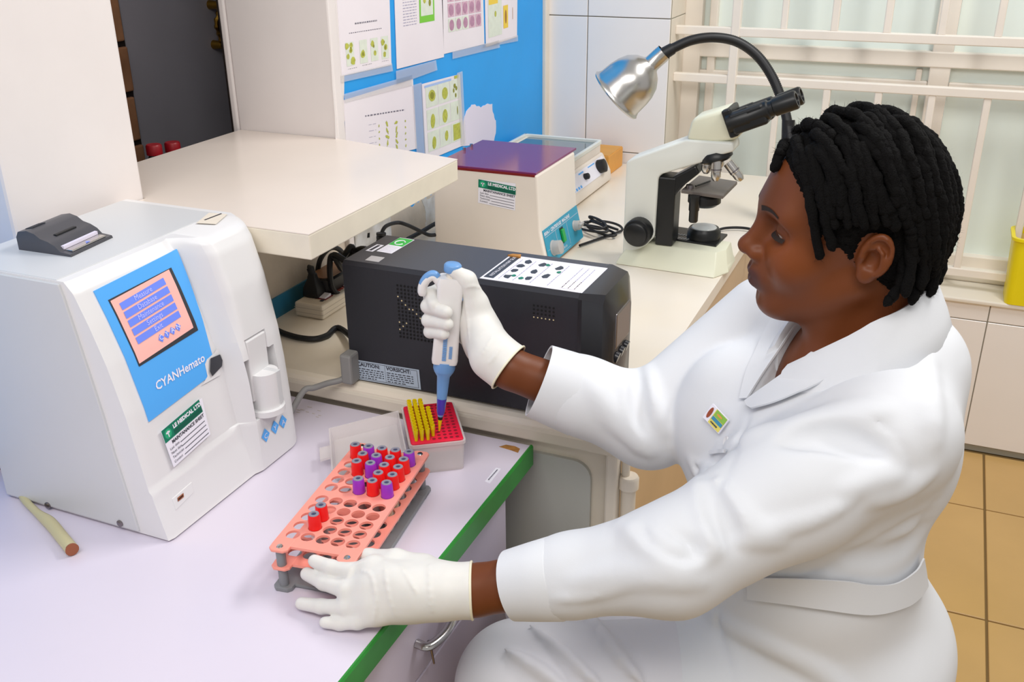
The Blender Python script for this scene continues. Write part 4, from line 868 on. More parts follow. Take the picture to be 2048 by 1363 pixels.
# ================================================================== test tube rack and tubes
ZD = .75
rc = np.array([-.651, .957]); ra = math.radians(7.8)
RK = thing('test_tube_rack', 'three tier pink and grey test tube rack on the desk', 'test tube rack', (rc[0], rc[1], ZD), ra)
RL, RWd = .252, .118
hx = [(-2+i)*.0208 for i in range(5)]; hy = [(-1 if j < 5 else 1)*.0+(-.0985+.0212*j+(.006 if j > 4 else -.003)) for j in range(10)]
mat('rack_base', '85878a', .45)
def plate(name, z, th, m, holes, par, w=RWd, l=RL, r=.0092, notch=True):
    """plate with real round holes: quads around each hole, cell by cell"""
    bm = bmesh.new()
    xs = [-w/2]+[(hx[i]+hx[i+1])/2 for i in range(4)]+[w/2]; ysb = [-l/2]+[(hy[j]+hy[j+1])/2 for j in range(9)]+[l/2]; N = 20
    for zz in (z, z+th):
        for i in range(5):
            for j in range(10):
                x0, x1, y0, y1 = xs[i], xs[i+1], ysb[j], ysb[j+1]; cx_, cy_ = hx[i], hy[j]
                if not holes: continue
                inner = [(cx_+r*math.cos(a), cy_+r*math.sin(a)) for a in [2*math.pi*k/N for k in range(N)]]
                outer = []
                for k in range(N):
                    a = 2*math.pi*k/N; dx, dy = math.cos(a), math.sin(a)
                    t = min(((x1-cx_)/dx if dx > 1e-9 else (x0-cx_)/dx if dx < -1e-9 else 9), ((y1-cy_)/dy if dy > 1e-9 else (y0-cy_)/dy if dy < -1e-9 else 9)); outer.append((cx_+dx*t, cy_+dy*t))
                cs = [(x1, y1), (x0, y1), (x0, y0), (x1, y0)]
                vi = [bm.verts.new((*p, zz)) for p in inner]; vo = [bm.verts.new((*p, zz)) for p in outer]
                for k in range(N): bm.faces.new((vi[k], vo[k], vo[(k+1) % N], vi[(k+1) % N]))
                for c in cs:      # corner fill
                    a = math.atan2(c[1]-cy_, c[0]-cx_) % (2*math.pi); k = int(a/(2*math.pi)*N) % N
                    vc = bm.verts.new((*c, zz))
                    try: bm.faces.new((vo[k], vc, vo[(k+1) % N]))
                    except ValueError: pass
    if holes:
        for i in range(5):
            for j in range(10):
                ring = [[bm.verts.new((hx[i]+r*math.cos(a), hy[j]+r*math.sin(a), zz)) for a in [2*math.pi*k/N for k in range(N)]] for zz in (z, z+th)]
                for k in range(N): bm.faces.new((ring[0][k], ring[0][(k+1) % N], ring[1][(k+1) % N], ring[1][k]))
        out = [(-w/2, -l/2), (w/2, -l/2), (w/2, l/2), (-w/2, l/2)]
        vs = [[bm.verts.new((*p, zz)) for p in out] for zz in (z, z+th)]
        for k in range(4): bm.faces.new((vs[0][k], vs[0][(k+1) % 4], vs[1][(k+1) % 4], vs[1][k]))
    bmesh.ops.remove_doubles(bm, verts=bm.verts, dist=1e-5); bmesh.ops.recalc_face_normals(bm, faces=bm.faces)
    me = bpy.data.meshes.new(name); bm.to_mesh(me); bm.free(); me.materials.append(MATS[m])
    return build(name, None, None, par, mesh=me)
plate('top_plate', .0605, .0035, 'rack_pink', True, RK); plate('middle_plate', .033, .0035, 'rack_pink', True, RK)
cl = [(-RWd/2+.008, -RL/2-.004), (RWd/2-.008, -RL/2-.004), (RWd/2-.008, RL/2+.004), (-RWd/2+.008, RL/2+.004)]
build('base_plate', MB().prism([(-RWd/2, -RL/2), (RWd/2, -RL/2), (RWd/2, RL/2), (-RWd/2, RL/2)], 2, .0005, .006), 'rack_grey', RK, local=True, bevel=.002)
for sx_, sy_ in ((-1, -1), (1, -1), (1, 1), (-1, 1)):
    x_, y_ = sx_*(RWd/2-.013), sy_*(RL/2+.003)
    for nm, z0_, z1_, m_ in (('corner_lug', .0605, .064, 'rack_pink'), ('corner_lug', .033, .0365, 'rack_pink'), ('corner_foot', .0003, .006, 'rack_grey')):
        build(nm, MB().prism([(x_-.013, y_-sy_*.02), (x_-.013, y_+sy_*.004), (x_-.008, y_+sy_*.009), (x_+.008, y_+sy_*.009), (x_+.013, y_+sy_*.004), (x_+.013, y_-sy_*.02)], 2, z0_-.0003, z1_+.0003), m_, RK, local=True, bevel=.0012)
    build('post', MB().cyl((x_, y_, .005), (x_, y_, .061), .0062, n=16), 'rack_grey', RK, local=True, smooth=True)
    build('rivet', MB().lathe([(.0045, .0642), (.0035, .0656), (.001, .0658)], (x_, y_, 0), n=14, cap1=True), 'chrome', RK, local=True, smooth=True)
def make_tube(cap, fill, lab, i, j):
    w_ = Matrix.Translation((rc[0], rc[1], ZD)) @ Matrix.Rotation(ra, 4, 'Z') @ Matrix.Translation((hx[i], hy[j], .0065))
    t = thing('blood_tube', lab, 'blood tube', M=w_, group='capped blood tubes in the rack')
    build('glass', MB().lathe([(.001, 0), (.004, .0008), (.006, .004), (.0065, .008), (.0065, .066)], n=16, cap0=True, cap1=True), 'tube_glass', t, local=True, smooth=True)
    build('contents', MB().lathe([(.001, .0012), (.0045, .003), (.0056, .008), (.0056, .043)], n=14, cap0=True, cap1=True), fill, t, local=True, smooth=True)
    build('paper_label', MB().lathe([(.0067, .044), (.0067, .056)], n=16), 'tube_label', t, local=True, smooth=True)
    c = build('cap', MB().lathe([(.0086, .0575), (.0086, .061), (.0078, .077), (.0072, .0785)], n=22, cap0=True, cap1=True), cap, t, local=True, smooth=True)
    build('stopper', MB().lathe([(.0070, .0784), (.0066, .0792), (.0035, .0792), (.0030, .0775)], n=20, cap1=True), 'cap_rubber', c, local=True, smooth=True)
    build('stopper_well', MB().lathe([(.0031, .0786), (.0006, .0785)], n=14, cap1=True), 'cap_hole', c, local=True)
    return t
# columns 0..4 from the analyser side, rows 0..9 from the front; R red, P purple
lay = {9: 'RPRRP', 8: '.RPRR', 7: '.RPRR', 6: '..', 5: '..'}
TUBES = [(0, 9, 'R'), (1, 9, 'P'), (2, 9, 'R'), (3, 9, 'R'), (4, 9, 'P'), (1, 8, 'R'), (2, 8, 'P'), (3, 8, 'R'), (4, 8, 'R'), (1, 7, 'R'), (2, 7, 'P'), (3, 7, 'R'), (4, 7, 'R'), (3, 6, 'R'), (4, 6, 'R'), (2, 5, 'P'), (3, 5, 'R'), (4, 5, 'P'), (1, 2, 'R'), (1, 1, 'R')]
rown = {9: 'rearmost rack row', 8: 'second rack row from rear', 7: 'third rack row from rear', 6: 'fourth rack row from rear', 5: 'fifth rack row from rear', 2: 'third rack row from front', 1: 'second rack row from front'}
coln = ['at the analyser side', 'second from the analyser side', 'in the middle', 'second from the green edge', 'nearest the green edge']
for i, j, c in TUBES:
    make_tube('cap_red' if c == 'R' else 'cap_purple', 'serum' if (i, j) in ((4, 6), (4, 5)) else 'blood', f"{'red' if c == 'R' else 'purple'} capped tube, {rown[j]}, {coln[i]}", i, j)
# ================================================================== pipette tip box
tc_ = [onz(px, py, .803) for px, py in ((818, 892), (933, 880), (907, 801), (802, 812))]
cen = sum(tc_)/4; eu = (tc_[1]-tc_[0]+tc_[2]-tc_[3])/2; ev = (tc_[3]-tc_[0]+tc_[2]-tc_[1])/2
wu, wv = np.linalg.norm(eu), np.linalg.norm(ev); ta = math.atan2(eu[1], eu[0])
TX = thing('pipette_tip_box', 'open clear box of yellow pipette tips in a red tray', 'tip box', (cen[0], cen[1], ZD), ta)
hu, hv = wu/2, wv/2
def rr4(a, b, r, z): return rrect(-a, -b, a, b, r, z, 3)
build('tub', MB().loft([rr4(hu-.004, hv-.004, .006, .0005), rr4(hu-.002, hv-.002, .007, .046), rr4(hu, hv, .007, .047), rr4(hu, hv, .007, .052), rr4(hu-.003, hv-.003, .006, .052), rr4(hu-.005, hv-.005, .006, .003)]), 'box_clear', TX, local=True, smooth=True, angle=40)
tr = build('tray', MB().loft([rr4(hu-.0045, hv-.0045, .004, .036), rr4(hu-.0035, hv-.0035, .004, .0535), rr4(hu-.005, hv-.005, .004, .0545)]), 'tip_red', TX, local=True, smooth=True, angle=40)
NU, NV = 8, 12
gu = [(-hu+.012)+(wu-.024)*i/(NU-1) for i in range(NU)]; gv = [(hv-.012)-(wv-.024)*j/(NV-1) for j in range(NV)]
mb = MB()
for u in gu:
    for v in gv: mb.lathe([(.0029, .0547), (.0005, .0546)], (u, v, 0), n=10, cap1=True)
build('tip_holes', mb, 'tip_hole', tr, local=True)
tip_mesh = None
def tip_mb(): return MB().lathe([(.0012, -.018), (.0026, .0), (.0030, .010), (.0036, .012), (.0036, .019), (.0028, .019), (.0022, .008)], n=10, cap0=True, cap1=False)
k_ = 0
for i in range(4):
    for j in (range(1, NV) if i < 3 else range(4, NV-1)):
        o = build('pipette_tip', tip_mb() if tip_mesh is None else None, 'tip_yellow', TX, local=True, smooth=True, mesh=tip_mesh); tip_mesh = o.data; o.location = (gu[i], gv[j], .0545); k_ += 1
# hinged lid lying open towards the analyser
lo = MB(); L_ = .118; hh = .022
def lidp(u, v, h): return (-hu-.003-u*L_, v, h)
f_ = lambda u0, v0, u1, v1, h0, h1: lo.hexa([lidp(u0, v0, h0), lidp(u1, v0, h0), lidp(u1, v1, h0), lidp(u0, v1, h0)], [lidp(u0, v0, h1), lidp(u1, v0, h1), lidp(u1, v1, h1), lidp(u0, v1, h1)])
tl = .030
def ld(u, v, h): a = .17; x, z = -u*L_, h; return (-hu-.002+x*math.cos(a)-z*math.sin(a)*0, v, .046+x*math.sin(a)+z)
outer = [[ld(u, v, h) for u, v in ((0.02, -hv), (1, -hv), (1, hv), (.02, hv))] for h in (-.02, 0)]
lo = MB().loft([[ld(u, v, -.022) for u, v in ((.04, -hv+.006), (.96, -hv+.006), (.96, hv-.006), (.04, hv-.006))], [ld(u, v, 0) for u, v in ((.02, -hv), (1, -hv), (1, hv), (.02, hv))], [ld(u, v, 0) for u, v in ((.04, -hv+.003), (.98, -hv+.003), (.98, hv-.003), (.04, hv-.003))], [ld(u, v, -.020) for u, v in ((.06, -hv+.008), (.94, -hv+.008), (.94, hv-.008), (.06, hv-.008))]])
build('lid', lo, 'box_clear', TX, local=True)
build('lid_clasp', MB().loft([[ld(u, v, h) for u, v in ((1, -.018), (1.14, -.018), (1.14, .018), (1, .018))] for h in (-.008, -.004)]), 'box_clear', TX, local=True)
# ================================================================== signed distance toolkit (smooth bodies)
def V3(p): return np.array([float(c) for c in p], np.float32)
class Cone:      # round cone / capsule
    def __init__(s, a, b, ra, rb=None, k=.01, op='u', flat=None): s.a = V3(a); s.b = V3(b); s.ra = ra; s.rb = ra if rb is None else rb; s.k = k; s.op = op; s.c = (s.a+s.b)/2; s.R = np.linalg.norm(s.a-s.b)/2+max(s.ra, s.rb)
    def d(s, P):
        ba = s.b-s.a; t = np.clip(((P-s.a)@ba)/(ba@ba+1e-12), 0, 1); return np.linalg.norm(P-s.a-t[:, None]*ba, axis=1)-(s.ra+(s.rb-s.ra)*t)
class Ell:
    def __init__(s, c, r, R=None, k=.01, op='u', clip=None): s.c = V3(c); s.r = V3(r); s.M = np.eye(3, dtype=np.float32) if R is None else np.array(R, np.float32); s.k = k; s.op = op; s.R = max(s.r); s.clip = clip
    def d(s, P):
        q = (P-s.c)@s.M; k0 = np.linalg.norm(q/s.r, axis=1); k1 = np.linalg.norm(q/(s.r**2), axis=1); d = k0*(k0-1)/(k1+1e-9)
        d = np.where(k0 < 1e-3, -min(s.r), d)
        if s.clip is not None:
            n, o = s.clip; d = np.maximum(d, q@V3(n)-o)
        return d
class Box3:
    def __init__(s, c, h, r, R=None, k=.01, op='u'): s.c = V3(c); s.h = V3(h); s.r = r; s.M = np.eye(3) if R is None else np.array(R, float); s.k = k; s.op = op; s.R = np.linalg.norm(s.h)+r
    def d(s, P):
        q = np.abs((P-s.c)@s.M)-s.h; return np.linalg.norm(np.maximum(q, 0), axis=1)+np.minimum(q.max(1), 0)-s.r
def chain(pts, rad, k=.01, op='u', k0=None): return [Cone(pts[i], pts[i+1], rad[i], rad[i+1], k if (i or k0 is None) else k0, op) for i in range(len(pts)-1)]
def smin(a, b, k):
    if k <= 0: return np.minimum(a, b)
    h = np.maximum(k-np.abs(a-b), 0)/k; return np.minimum(a, b)-h*h*k*.25
def sdf(prims, P, off=0):
    d = np.full(len(P), 10.)
    for q in prims: d = smin(d, q.d(P), q.k) if q.op == 'u' else -smin(-d, q.d(P), q.k)
    return d-off
def mesh_sdf(prims, vox, c=8, smooth=2, off=0):
    us = [q for q in prims if q.op == 'u']
    lo = np.min([q.c-q.R for q in us], 0)-.02; hi = np.max([q.c+q.R for q in us], 0)+.02
    B = vox*c; nb = np.ceil((hi-lo)/B).astype(int)+1
    g = np.stack(np.meshgrid(*[np.arange(n) for n in nb], indexing='ij'), -1).reshape(-1, 3); ctr = lo+(g+.5)*B
    diag = B*math.sqrt(3)/2
    act = np.abs(sdf(prims, ctr, off)) < diag*1.7+.008; g = g[act]; ctr = ctr[act]; n = len(g)
    idx = np.stack(np.meshgrid(*[np.arange(c+1)]*3, indexing='ij'), -1).reshape(-1, 3)
    D = np.full((n, (c+1)**3), 10., np.float32); base = lo+g*B
    for q in prims:
        near = np.linalg.norm(ctr-q.c, axis=1) < q.R+q.k+diag+abs(off)+.01
        if not near.any(): continue
        P = (base[near][:, None, :]+idx[None]*vox).reshape(-1, 3).astype(np.float32); dq = q.d(P).reshape(-1, (c+1)**3)
        D[near] = smin(D[near], dq, q.k) if q.op == 'u' else -smin(-D[near], dq, q.k)
    bd = np.nonzero(((idx == 0) | (idx == c)).any(1))[0]; N1 = nb*c+1
    gid = (g[:, None, :]*c+idx[bd][None]).reshape(-1, 3); gid = (gid[:, 0]*N1[1]+gid[:, 1])*N1[2]+gid[:, 2]      # corners shared by blocks get one value
    _, inv = np.unique(gid, return_inverse=True); val = D[:, bd].ravel(); mean = np.bincount(inv, val)/np.bincount(inv); D[:, bd] = mean[inv].reshape(n, -1)
    D = (D-off).reshape(n, c+1, c+1, c+1); S = D < 0
    cs = [S[:, i:c+i, j:c+j, k:c+k] for i in (0, 1) for j in (0, 1) for k in (0, 1)]; cnt = sum(x.astype(int) for x in cs); mix = (cnt > 0) & (cnt < 8)
    bi, i, j, k = np.nonzero(mix); N = nb*c; gc = g[bi]*c+np.stack([i, j, k], 1); cid = (gc[:, 0]*N[1]+gc[:, 1])*N[2]+gc[:, 2]
    acc = np.zeros((len(bi), 3)); w = np.zeros(len(bi)); cor = [(a, b, e) for a in (0, 1) for b in (0, 1) for e in (0, 1)]
    vals = {q: D[bi, i+q[0], j+q[1], k+q[2]] for q in cor}
    for a in cor:
        for ax in range(3):
            if a[ax]: continue
            b = list(a); b[ax] = 1; b = tuple(b); va, vb = vals[a], vals[b]; m = (va < 0) != (vb < 0); t = np.where(m, va/(va-vb+1e-20), 0)
            p = np.tile(np.array(a, float), (len(t), 1)); p[:, ax] += t; acc += p*m[:, None]; w += m
    vpos = lo+(gc+acc/w[:, None])*vox
    order = np.argsort(cid); cid = cid[order]; vpos = vpos[order]; faces = []
    for ax in range(3):
        o1, o2 = [(1, 2), (2, 0), (0, 1)][ax]
        sl0 = [slice(0, c)]*3; sl1 = list(sl0); sl1[ax] = slice(1, c+1)
        A = S[:, sl0[0], sl0[1], sl0[2]]; Bq = S[:, sl1[0], sl1[1], sl1[2]]; bi, i, j, k = np.nonzero(A != Bq); flip = A[bi, i, j, k]
        gc = g[bi]*c+np.stack([i, j, k], 1); quad = []
        for (da, db) in ((0, 0), (-1, 0), (-1, -1), (0, -1)):
            h = gc.copy(); h[:, o1] += da; h[:, o2] += db; quad.append((h[:, 0]*N[1]+h[:, 1])*N[2]+h[:, 2])
        Q = np.stack(quad, 1); pos = np.clip(np.searchsorted(cid, Q), 0, len(cid)-1); ok = (cid[pos] == Q).all(1); pos = pos[ok]; fl = flip[ok]
        pos[~fl] = pos[~fl][:, ::-1]; faces.append(pos)
    Fq = np.concatenate(faces)
    I = np.concatenate([Fq[:, q] for q in (0, 1, 2, 3)]+[Fq[:, q] for q in (1, 2, 3, 0)]); J = np.concatenate([Fq[:, q] for q in (1, 2, 3, 0)]+[Fq[:, q] for q in (0, 1, 2, 3)])
    n_ = np.maximum(np.bincount(I, minlength=len(vpos)), 1)[:, None]
    for _ in range(smooth):
        s_ = np.stack([np.bincount(I, vpos[J, q], minlength=len(vpos)) for q in range(3)], 1); vpos = .5*vpos+.5*s_/n_
    return vpos, Fq
def mesh_obj(name, v, f, material, parent, color=None, kind=None, label=None):
    W = rootw(parent); t = np.array(W.translation); v = v-t
    me = bpy.data.meshes.new(name); me.vertices.add(len(v)); me.vertices.foreach_set('co', v.astype(np.float32).ravel())
    n = len(f); k = f.shape[1]; me.loops.add(n*k); me.loops.foreach_set('vertex_index', f.astype(np.int32).ravel()); me.polygons.add(n)
    me.polygons.foreach_set('loop_start', np.arange(0, n*k, k, dtype=np.int32)); me.polygons.foreach_set('loop_total', np.full(n, k, dtype=np.int32)); me.update(calc_edges=True); me.validate()
    me.polygons.foreach_set('use_smooth', [True]*n)
    if color is not None:
        at = me.color_attributes.new('tone', 'FLOAT_COLOR', 'POINT'); at.data.foreach_set('color', np.concatenate([color, np.ones((len(color), 1))], 1).astype(np.float32).ravel())
    me.materials.append(MATS[material]); o = build(name, None, None, parent, mesh=me, kind=kind, label=label); return o
def trace_many(prims, pts, t0=.6, t1=2.4):
    d = np.array([ray(*p[:2]) for p in pts]); d /= np.linalg.norm(d, axis=1)[:, None]; t = np.full(len(d), t0); live = np.ones(len(d), bool)
    for _ in range(70):
        i = np.nonzero(live)[0]
        if not len(i): break
        s = sdf(prims, CAM+d[i]*t[i, None]); t[i] += np.where(s > .0003, s*.85, 0); live[i] = (s > .0003) & (t[i] < t1)
    P = CAM+d*t[:, None]; ok = t < t1; n = grads(prims, P); return P, n, ok
def grads(prims, P, e=.002):
    E = np.eye(3)*e; A = np.concatenate([P+E[k] for k in range(3)]+[P-E[k] for k in range(3)]); d = sdf(prims, A).reshape(6, -1); n = (d[:3]-d[3:]).T; return n/(np.linalg.norm(n, axis=1)[:, None]+1e-9)
def trace(prims, px, py): P, n, ok = trace_many(prims, [(px, py)]); return P[0] if ok[0] else None
def grad(prims, p): return grads(prims, p[None])[0]

# ================================================================== the woman at the desk
mat('skin', '6b3513', .45, spec=.35); mat('coat_white', 'e0e2e6', .75, var=.012, scale=12, bump=.05, bscale=900, spec=.25); mat('trouser_white', 'dcdbe1', .75, var=.012, scale=12, spec=.25)
mat('glove_latex', 'e3e1dc', .48, spec=.35, var=.02, scale=60, sss=.1); mat('glove_roll', 'f0ead0', .45); mat('hair_black', '0d0c0c', .9, spec=.15, bump=1, bscale=500); mat('eye_white', 'a89a90', .25); mat('iris', '1d120c', .15); mat('brow', '24160f', .8)
m_ = MATS['skin']; nt = m_.node_tree; an = nt.nodes.new('ShaderNodeVertexColor'); an.layer_name = 'tone'; nt.links.new(an.outputs[0], nt.nodes['Principled BSDF'].inputs['Base Color'])
HO = np.array([-.076, 1.167, 1.198]); ha, hp_, hr = 3.4344, .017, -.121
def Rm(a, p, rl):
    f = np.array([math.cos(a), math.sin(a), 0]); l = np.array([-math.sin(a), math.cos(a), 0]); u = np.array([0, 0, 1.])
    f2 = f*math.cos(p)-u*math.sin(p); u2 = f*math.sin(p)+u*math.cos(p); l3 = l*math.cos(rl)+u2*math.sin(rl); u3 = -l*math.sin(rl)+u2*math.cos(rl); return np.stack([f2, l3, u3], 1)
HM = Rm(ha, hp_, hr)
def H(x, y, z): return HO+HM @ np.array([x, y, z])
def HE(c, r, k, op='u', tilt=None, clip=None):
    R = HM if tilt is None else HM @ np.array(tilt); return Ell(H(*c), r, R, k, op, clip)
def HC(a, b, ra, rb, k, op='u'): return Cone(H(*a), H(*b), ra, rb, k, op)
def rotm(ax, ang): return np.array(Matrix.Rotation(ang, 3, ax))
head = [HE((-.004, 0, .042), (.098, .075, .086), .01), HE((.036, 0, .035), (.062, .064, .06), .02), HE((.028, 0, -.03), (.062, .058, .075), .03), HE((.05, 0, -.045), (.046, .046, .06), .025)]
for s in (1, -1):
    head += [HC((-.002, s*.047, -.046), (.064, s*.018, -.089), .019, .018, .022), HE((.062, s*.038, -.022), (.028, .026, .03), .022), HC((.078, s*.042, .031), (.088, s*.012, .030), .012, .012, .02)]
head += [HE((.078, 0, -.093), (.0185, .022, .018), .022)]
for s in (1, -1): head += [HE((.098, s*.034, .012), (.020, .021, .013), .018, 's')]
EY = (.0735, .031, .0115)
for s in (1, -1):
    e = (EY[0], s*EY[1], EY[2]); head += [HE(e, (.0125, .0125, .0125), .004, clip=None), HE(e, (.0150, .0155, .0140), .003, clip=((.25, 0, -1), .0035)), HE(e, (.0142, .0150, .0138), .003, clip=((0, 0, 1), -.0082))]
head += [HC((.089, 0, .026), (.1115, 0, -.018), .0075, .0105, .014), HE((.1150, 0, -.0210), (.0108, .0115, .0098), .008)]
for s in (1, -1): head += [HE((.1035, s*.0130, -.0265), (.0115, .0078, .0085), .006)]
for s in (1, -1): head += [HE((.1125, s*.0075, -.0355), (.0045, .0038, .0042), .003, 's')]
head += [HE((.088, 0, -.054), (.02, .026, .022), .016)]
for s in (1, -1): head += [HC((.1025, s*.004, -.0520), (.085, s*.023, -.0580), .0088, .0038, .006), HC((.1010, s*.004, -.0672), (.085, s*.021, -.0610), .0095, .0038, .006)]
for s in (1, -1): head += [HC((.110, 0, -.0595), (.086, s*.026, -.0592), .0016, .0018, .004, 's')]
head += [HC((.104, 0, -.078), (.104, .0, -.080), .006, .006, .012, 's'), HC((.1105, 0, -.041), (.1105, 0, -.047), .0025, .003, .004, 's')]
# ears
for s in (1, -1):
    T = rotm('Z', -s*.38) @ rotm('Y', -.22) if s > 0 else rotm('Z', .38) @ rotm('Y', -.22)
    ce = np.array([-.014, s*.079, .003]); TT = T
    def EP(x, y, z, ce=ce, TT=TT): return tuple(ce+TT @ np.array([x, y, z]))
    head += [HE(tuple(ce), (.0185, .0055, .0300), .004, tilt=T), HE(EP(.006, -s*.006, -.004), (.012, .012, .018), .008, tilt=T)]
    rim = [EP(.0125*math.cos(a)*1.18-.001, s*.0045, .0235*math.sin(a)+.003) for a in np.linspace(-.25*math.pi, 1.28*math.pi, 14)]
    rim = [EP(-(.0145)*math.cos(a), s*.005, .0245*math.sin(a)+.003) for a in np.linspace(-.35*math.pi, 1.05*math.pi, 14)]
    head += [HC(rim[q], rim[q+1], .0034, .0034, .0025) for q in range(13)]
    head += [HE(EP(.003, s*.006, -.004), (.0098, .0085, .0125), .003, 's', tilt=T), HE(EP(-.004, s*.0065, .012), (.008, .004, .009), .003, 's', tilt=T)]
    ant = [EP(-.0085, s*.0055, -.010), EP(-.0090, s*.006, 0), EP(-.006, s*.0062, .009), EP(.0, s*.006, .013)]
    head += [HC(ant[q], ant[q+1], .0026, .0026, .002) for q in range(3)]
    head += [HE(EP(.003, s*.002, -.0255), (.0095, .0048, .0095), .005, tilt=T), HE(EP(.0125, s*.003, -.003), (.004, .004, .0065), .004, tilt=T)]
# trunk and limbs
NB = np.array([-.035, 1.185, 1.062]); ta_ = math.radians(205); TFv = np.array([math.cos(ta_), math.sin(ta_), 0]); TL = np.array([-TFv[1], TFv[0], 0]); TR = np.stack([TFv, TL, [0, 0, 1]], 1)
def T(f, l, z): return NB+TFv*f+TL*l+np.array([0, 0, z])
SL = T(.005, .112, -.072); SRr = T(.072, -.178, -.058)
EL = dep(1345, 1118, 1.105); WL = dep(948, 1180, 1.178); ER = dep(1300, 842, 1.41); WR = dep(1022, 738, 1.395)
neck = [Cone(H(-.028, 0, -.035), T(-.005, 0, .0), .050, .054, .03), Cone(T(-.01, .0, -.005), T(.045, 0, -.05), .056, .05, .04), Cone(H(.02, .02, -.06), T(.05, .01, -.03), .028, .02, .03)]
trunk = [Ell(T(.02, 0, -.14), (.10, .14, .13), TR, .04), Ell(T(.035, 0, -.32), (.12, .14, .17), TR, .05), Ell(T(.0, 0, -.46), (.13, .15, .13), TR, .05)]
HL, HR = T(-.0, .09, -.48), T(.0, -.09, -.48); KL = np.array([-.405, .95, .575]); KR = np.array([-.42, 1.15, .57])
AL, AR = np.array([-.36, .96, .09]), np.array([-.38, 1.16, .09])
arms = [Cone(T(-.01, .05, -.05), SL, .055, .045, .03), Cone(T(.02, -.05, -.05), SRr, .055, .045, .03)]+chain([SL, EL, WL], [.042, .036, .0305], .02)+chain([SRr, ER, WR], [.042, .038, .0295], .02)
legs = []
for h, k, a in ((HL, KL, AL), (HR, KR, AR)): legs += chain([h, k, a], [.07, .05, .032], .03)+[Cone(a+np.array([.02, 0, -.05]), a+np.array([-.13, -.01, -.062]), .028, .022, .02)]
# ---- left hand on the rack, right hand round the pipette
def fz(L): return [onz(*q) for q in L]
lf = dict(index=fz([(748, 1134, .812), (703, 1142, .806), (662, 1134, .803), (629, 1121, .803)]), middle=fz([(742, 1171, .801), (693, 1179, .793), (648, 1164, .787), (614, 1147, .785)]),
          ring=fz([(745, 1204, .788), (693, 1214, .777), (643, 1212, .766), (603, 1206, .7615)]), little=fz([(756, 1228, .775), (716, 1243, .7655), (680, 1246, .760), (650, 1244, .7595)]), thumb=fz([(845, 1140, .806), (792, 1121, .812), (738, 1116, .802), (702, 1110, .797)]))
wl0 = onz(880, 1182, .797)
lh = chain([WL+(WL-wl0)*.05, wl0], [.031, .029], .01)
for nm, r in (('index', .017), ('middle', .0175), ('ring', .0165), ('little', .0145)): lh += [Cone(wl0, lf[nm][0], .024, r*.80, .018)]
lh += [Ell((lf['middle'][0]+lf['ring'][0]+wl0*1.2)/3.2, (.045, .022, .034), None, .02)]
for nm, r in (('index', .0098), ('middle', .0102), ('ring', .0095), ('little', .0085)): lh += chain(lf[nm], [r*1.22, r*1.06, r*.96, r*.84], .004, k0=.012)
lh += chain([wl0]+lf['thumb'], [.022, .019, .0145, .0118, .0095], .006, k0=.02)
lcuff0, lcuff1 = wl0, dep(944, 1180, 1.178)
lglove = lh+[Cone(wl0, lcuff1, .031, .0335, .008)]
# pipette axis
PT0 = onz(878.5, 861, .8065); PT1 = dep(903, 548, 1.412); PA = PT1-PT0; PLn = np.linalg.norm(PA); PA /= PLn
vw = (PT0+PT1)/2-CAM; vw /= np.linalg.norm(vw); PS_ = np.cross(PA, vw); PS_ /= np.linalg.norm(PS_); PN = np.cross(PS_, PA)
if (PS_ @ _r2) > 0: PS_ = -PS_
PN = np.cross(PA, PS_); PN = PN if PN @ vw < 0 else -PN       # PS_ image-left, PN towards the viewer
def pp(h, s, n): return PT0+PA*h+PS_*s+PN*n
def at_axis(px, py, dn):      # point seen at a pixel, dn in front of the pipette axis plane
    o = PT0+PN*dn; d = ray(px, py); t = ((o-CAM)@PN)/(d@PN); return CAM+d*t
rf_ = dict(index=[at_axis(938, 592, -.030), at_axis(884, 577, -.034), at_axis(860, 588, -.012), at_axis(868, 608, .010)], middle=[at_axis(940, 622, -.034), at_axis(872, 612, -.036), at_axis(856, 612, -.002), at_axis(893, 624, .0235)],
           ring=[at_axis(944, 650, -.032), at_axis(876, 640, -.034), at_axis(857, 640, -.002), at_axis(895, 648, .0235)], little=[at_axis(950, 676, -.026), at_axis(884, 664, -.031), at_axis(860, 663, -.002), at_axis(888, 668, .021)], thumb=[at_axis(972, 668, .0), at_axis(952, 607, .0), at_axis(934, 560, .003), at_axis(909, 542, .004)])
wr0 = dep(988, 712, 1.40)
rh = chain([WR, wr0], [.029, .028], .01)
for nm, r in (('index', .015), ('middle', .0155), ('ring', .015), ('little', .014)): rh += [Cone(wr0, rf_[nm][0], .022, r*.9, .018)]
for nm, r in (('index', .0102), ('middle', .0105), ('ring', .0102), ('little', .0092)): rh += chain(rf_[nm], [r*1.15, r*1.06, r*1.0, r*.9], .004, k0=.012)
rh += chain([wr0]+rf_['thumb'], [.026, .0245, .0175, .0128, .0098], .008, k0=.02)+[Cone(at_axis(948, 640, -.004), at_axis(962, 700, -.006), .021, .022, .02)]
rcuff1 = dep(1006, 722, 1.398); rax = WR-wr0; rax /= np.linalg.norm(rax)
rglove = rh+[Cone(wr0, wr0+rax*.028, .031, .037, .01)]
body = head+neck+trunk+arms+legs+[q for q in lh]+[q for q in rh]
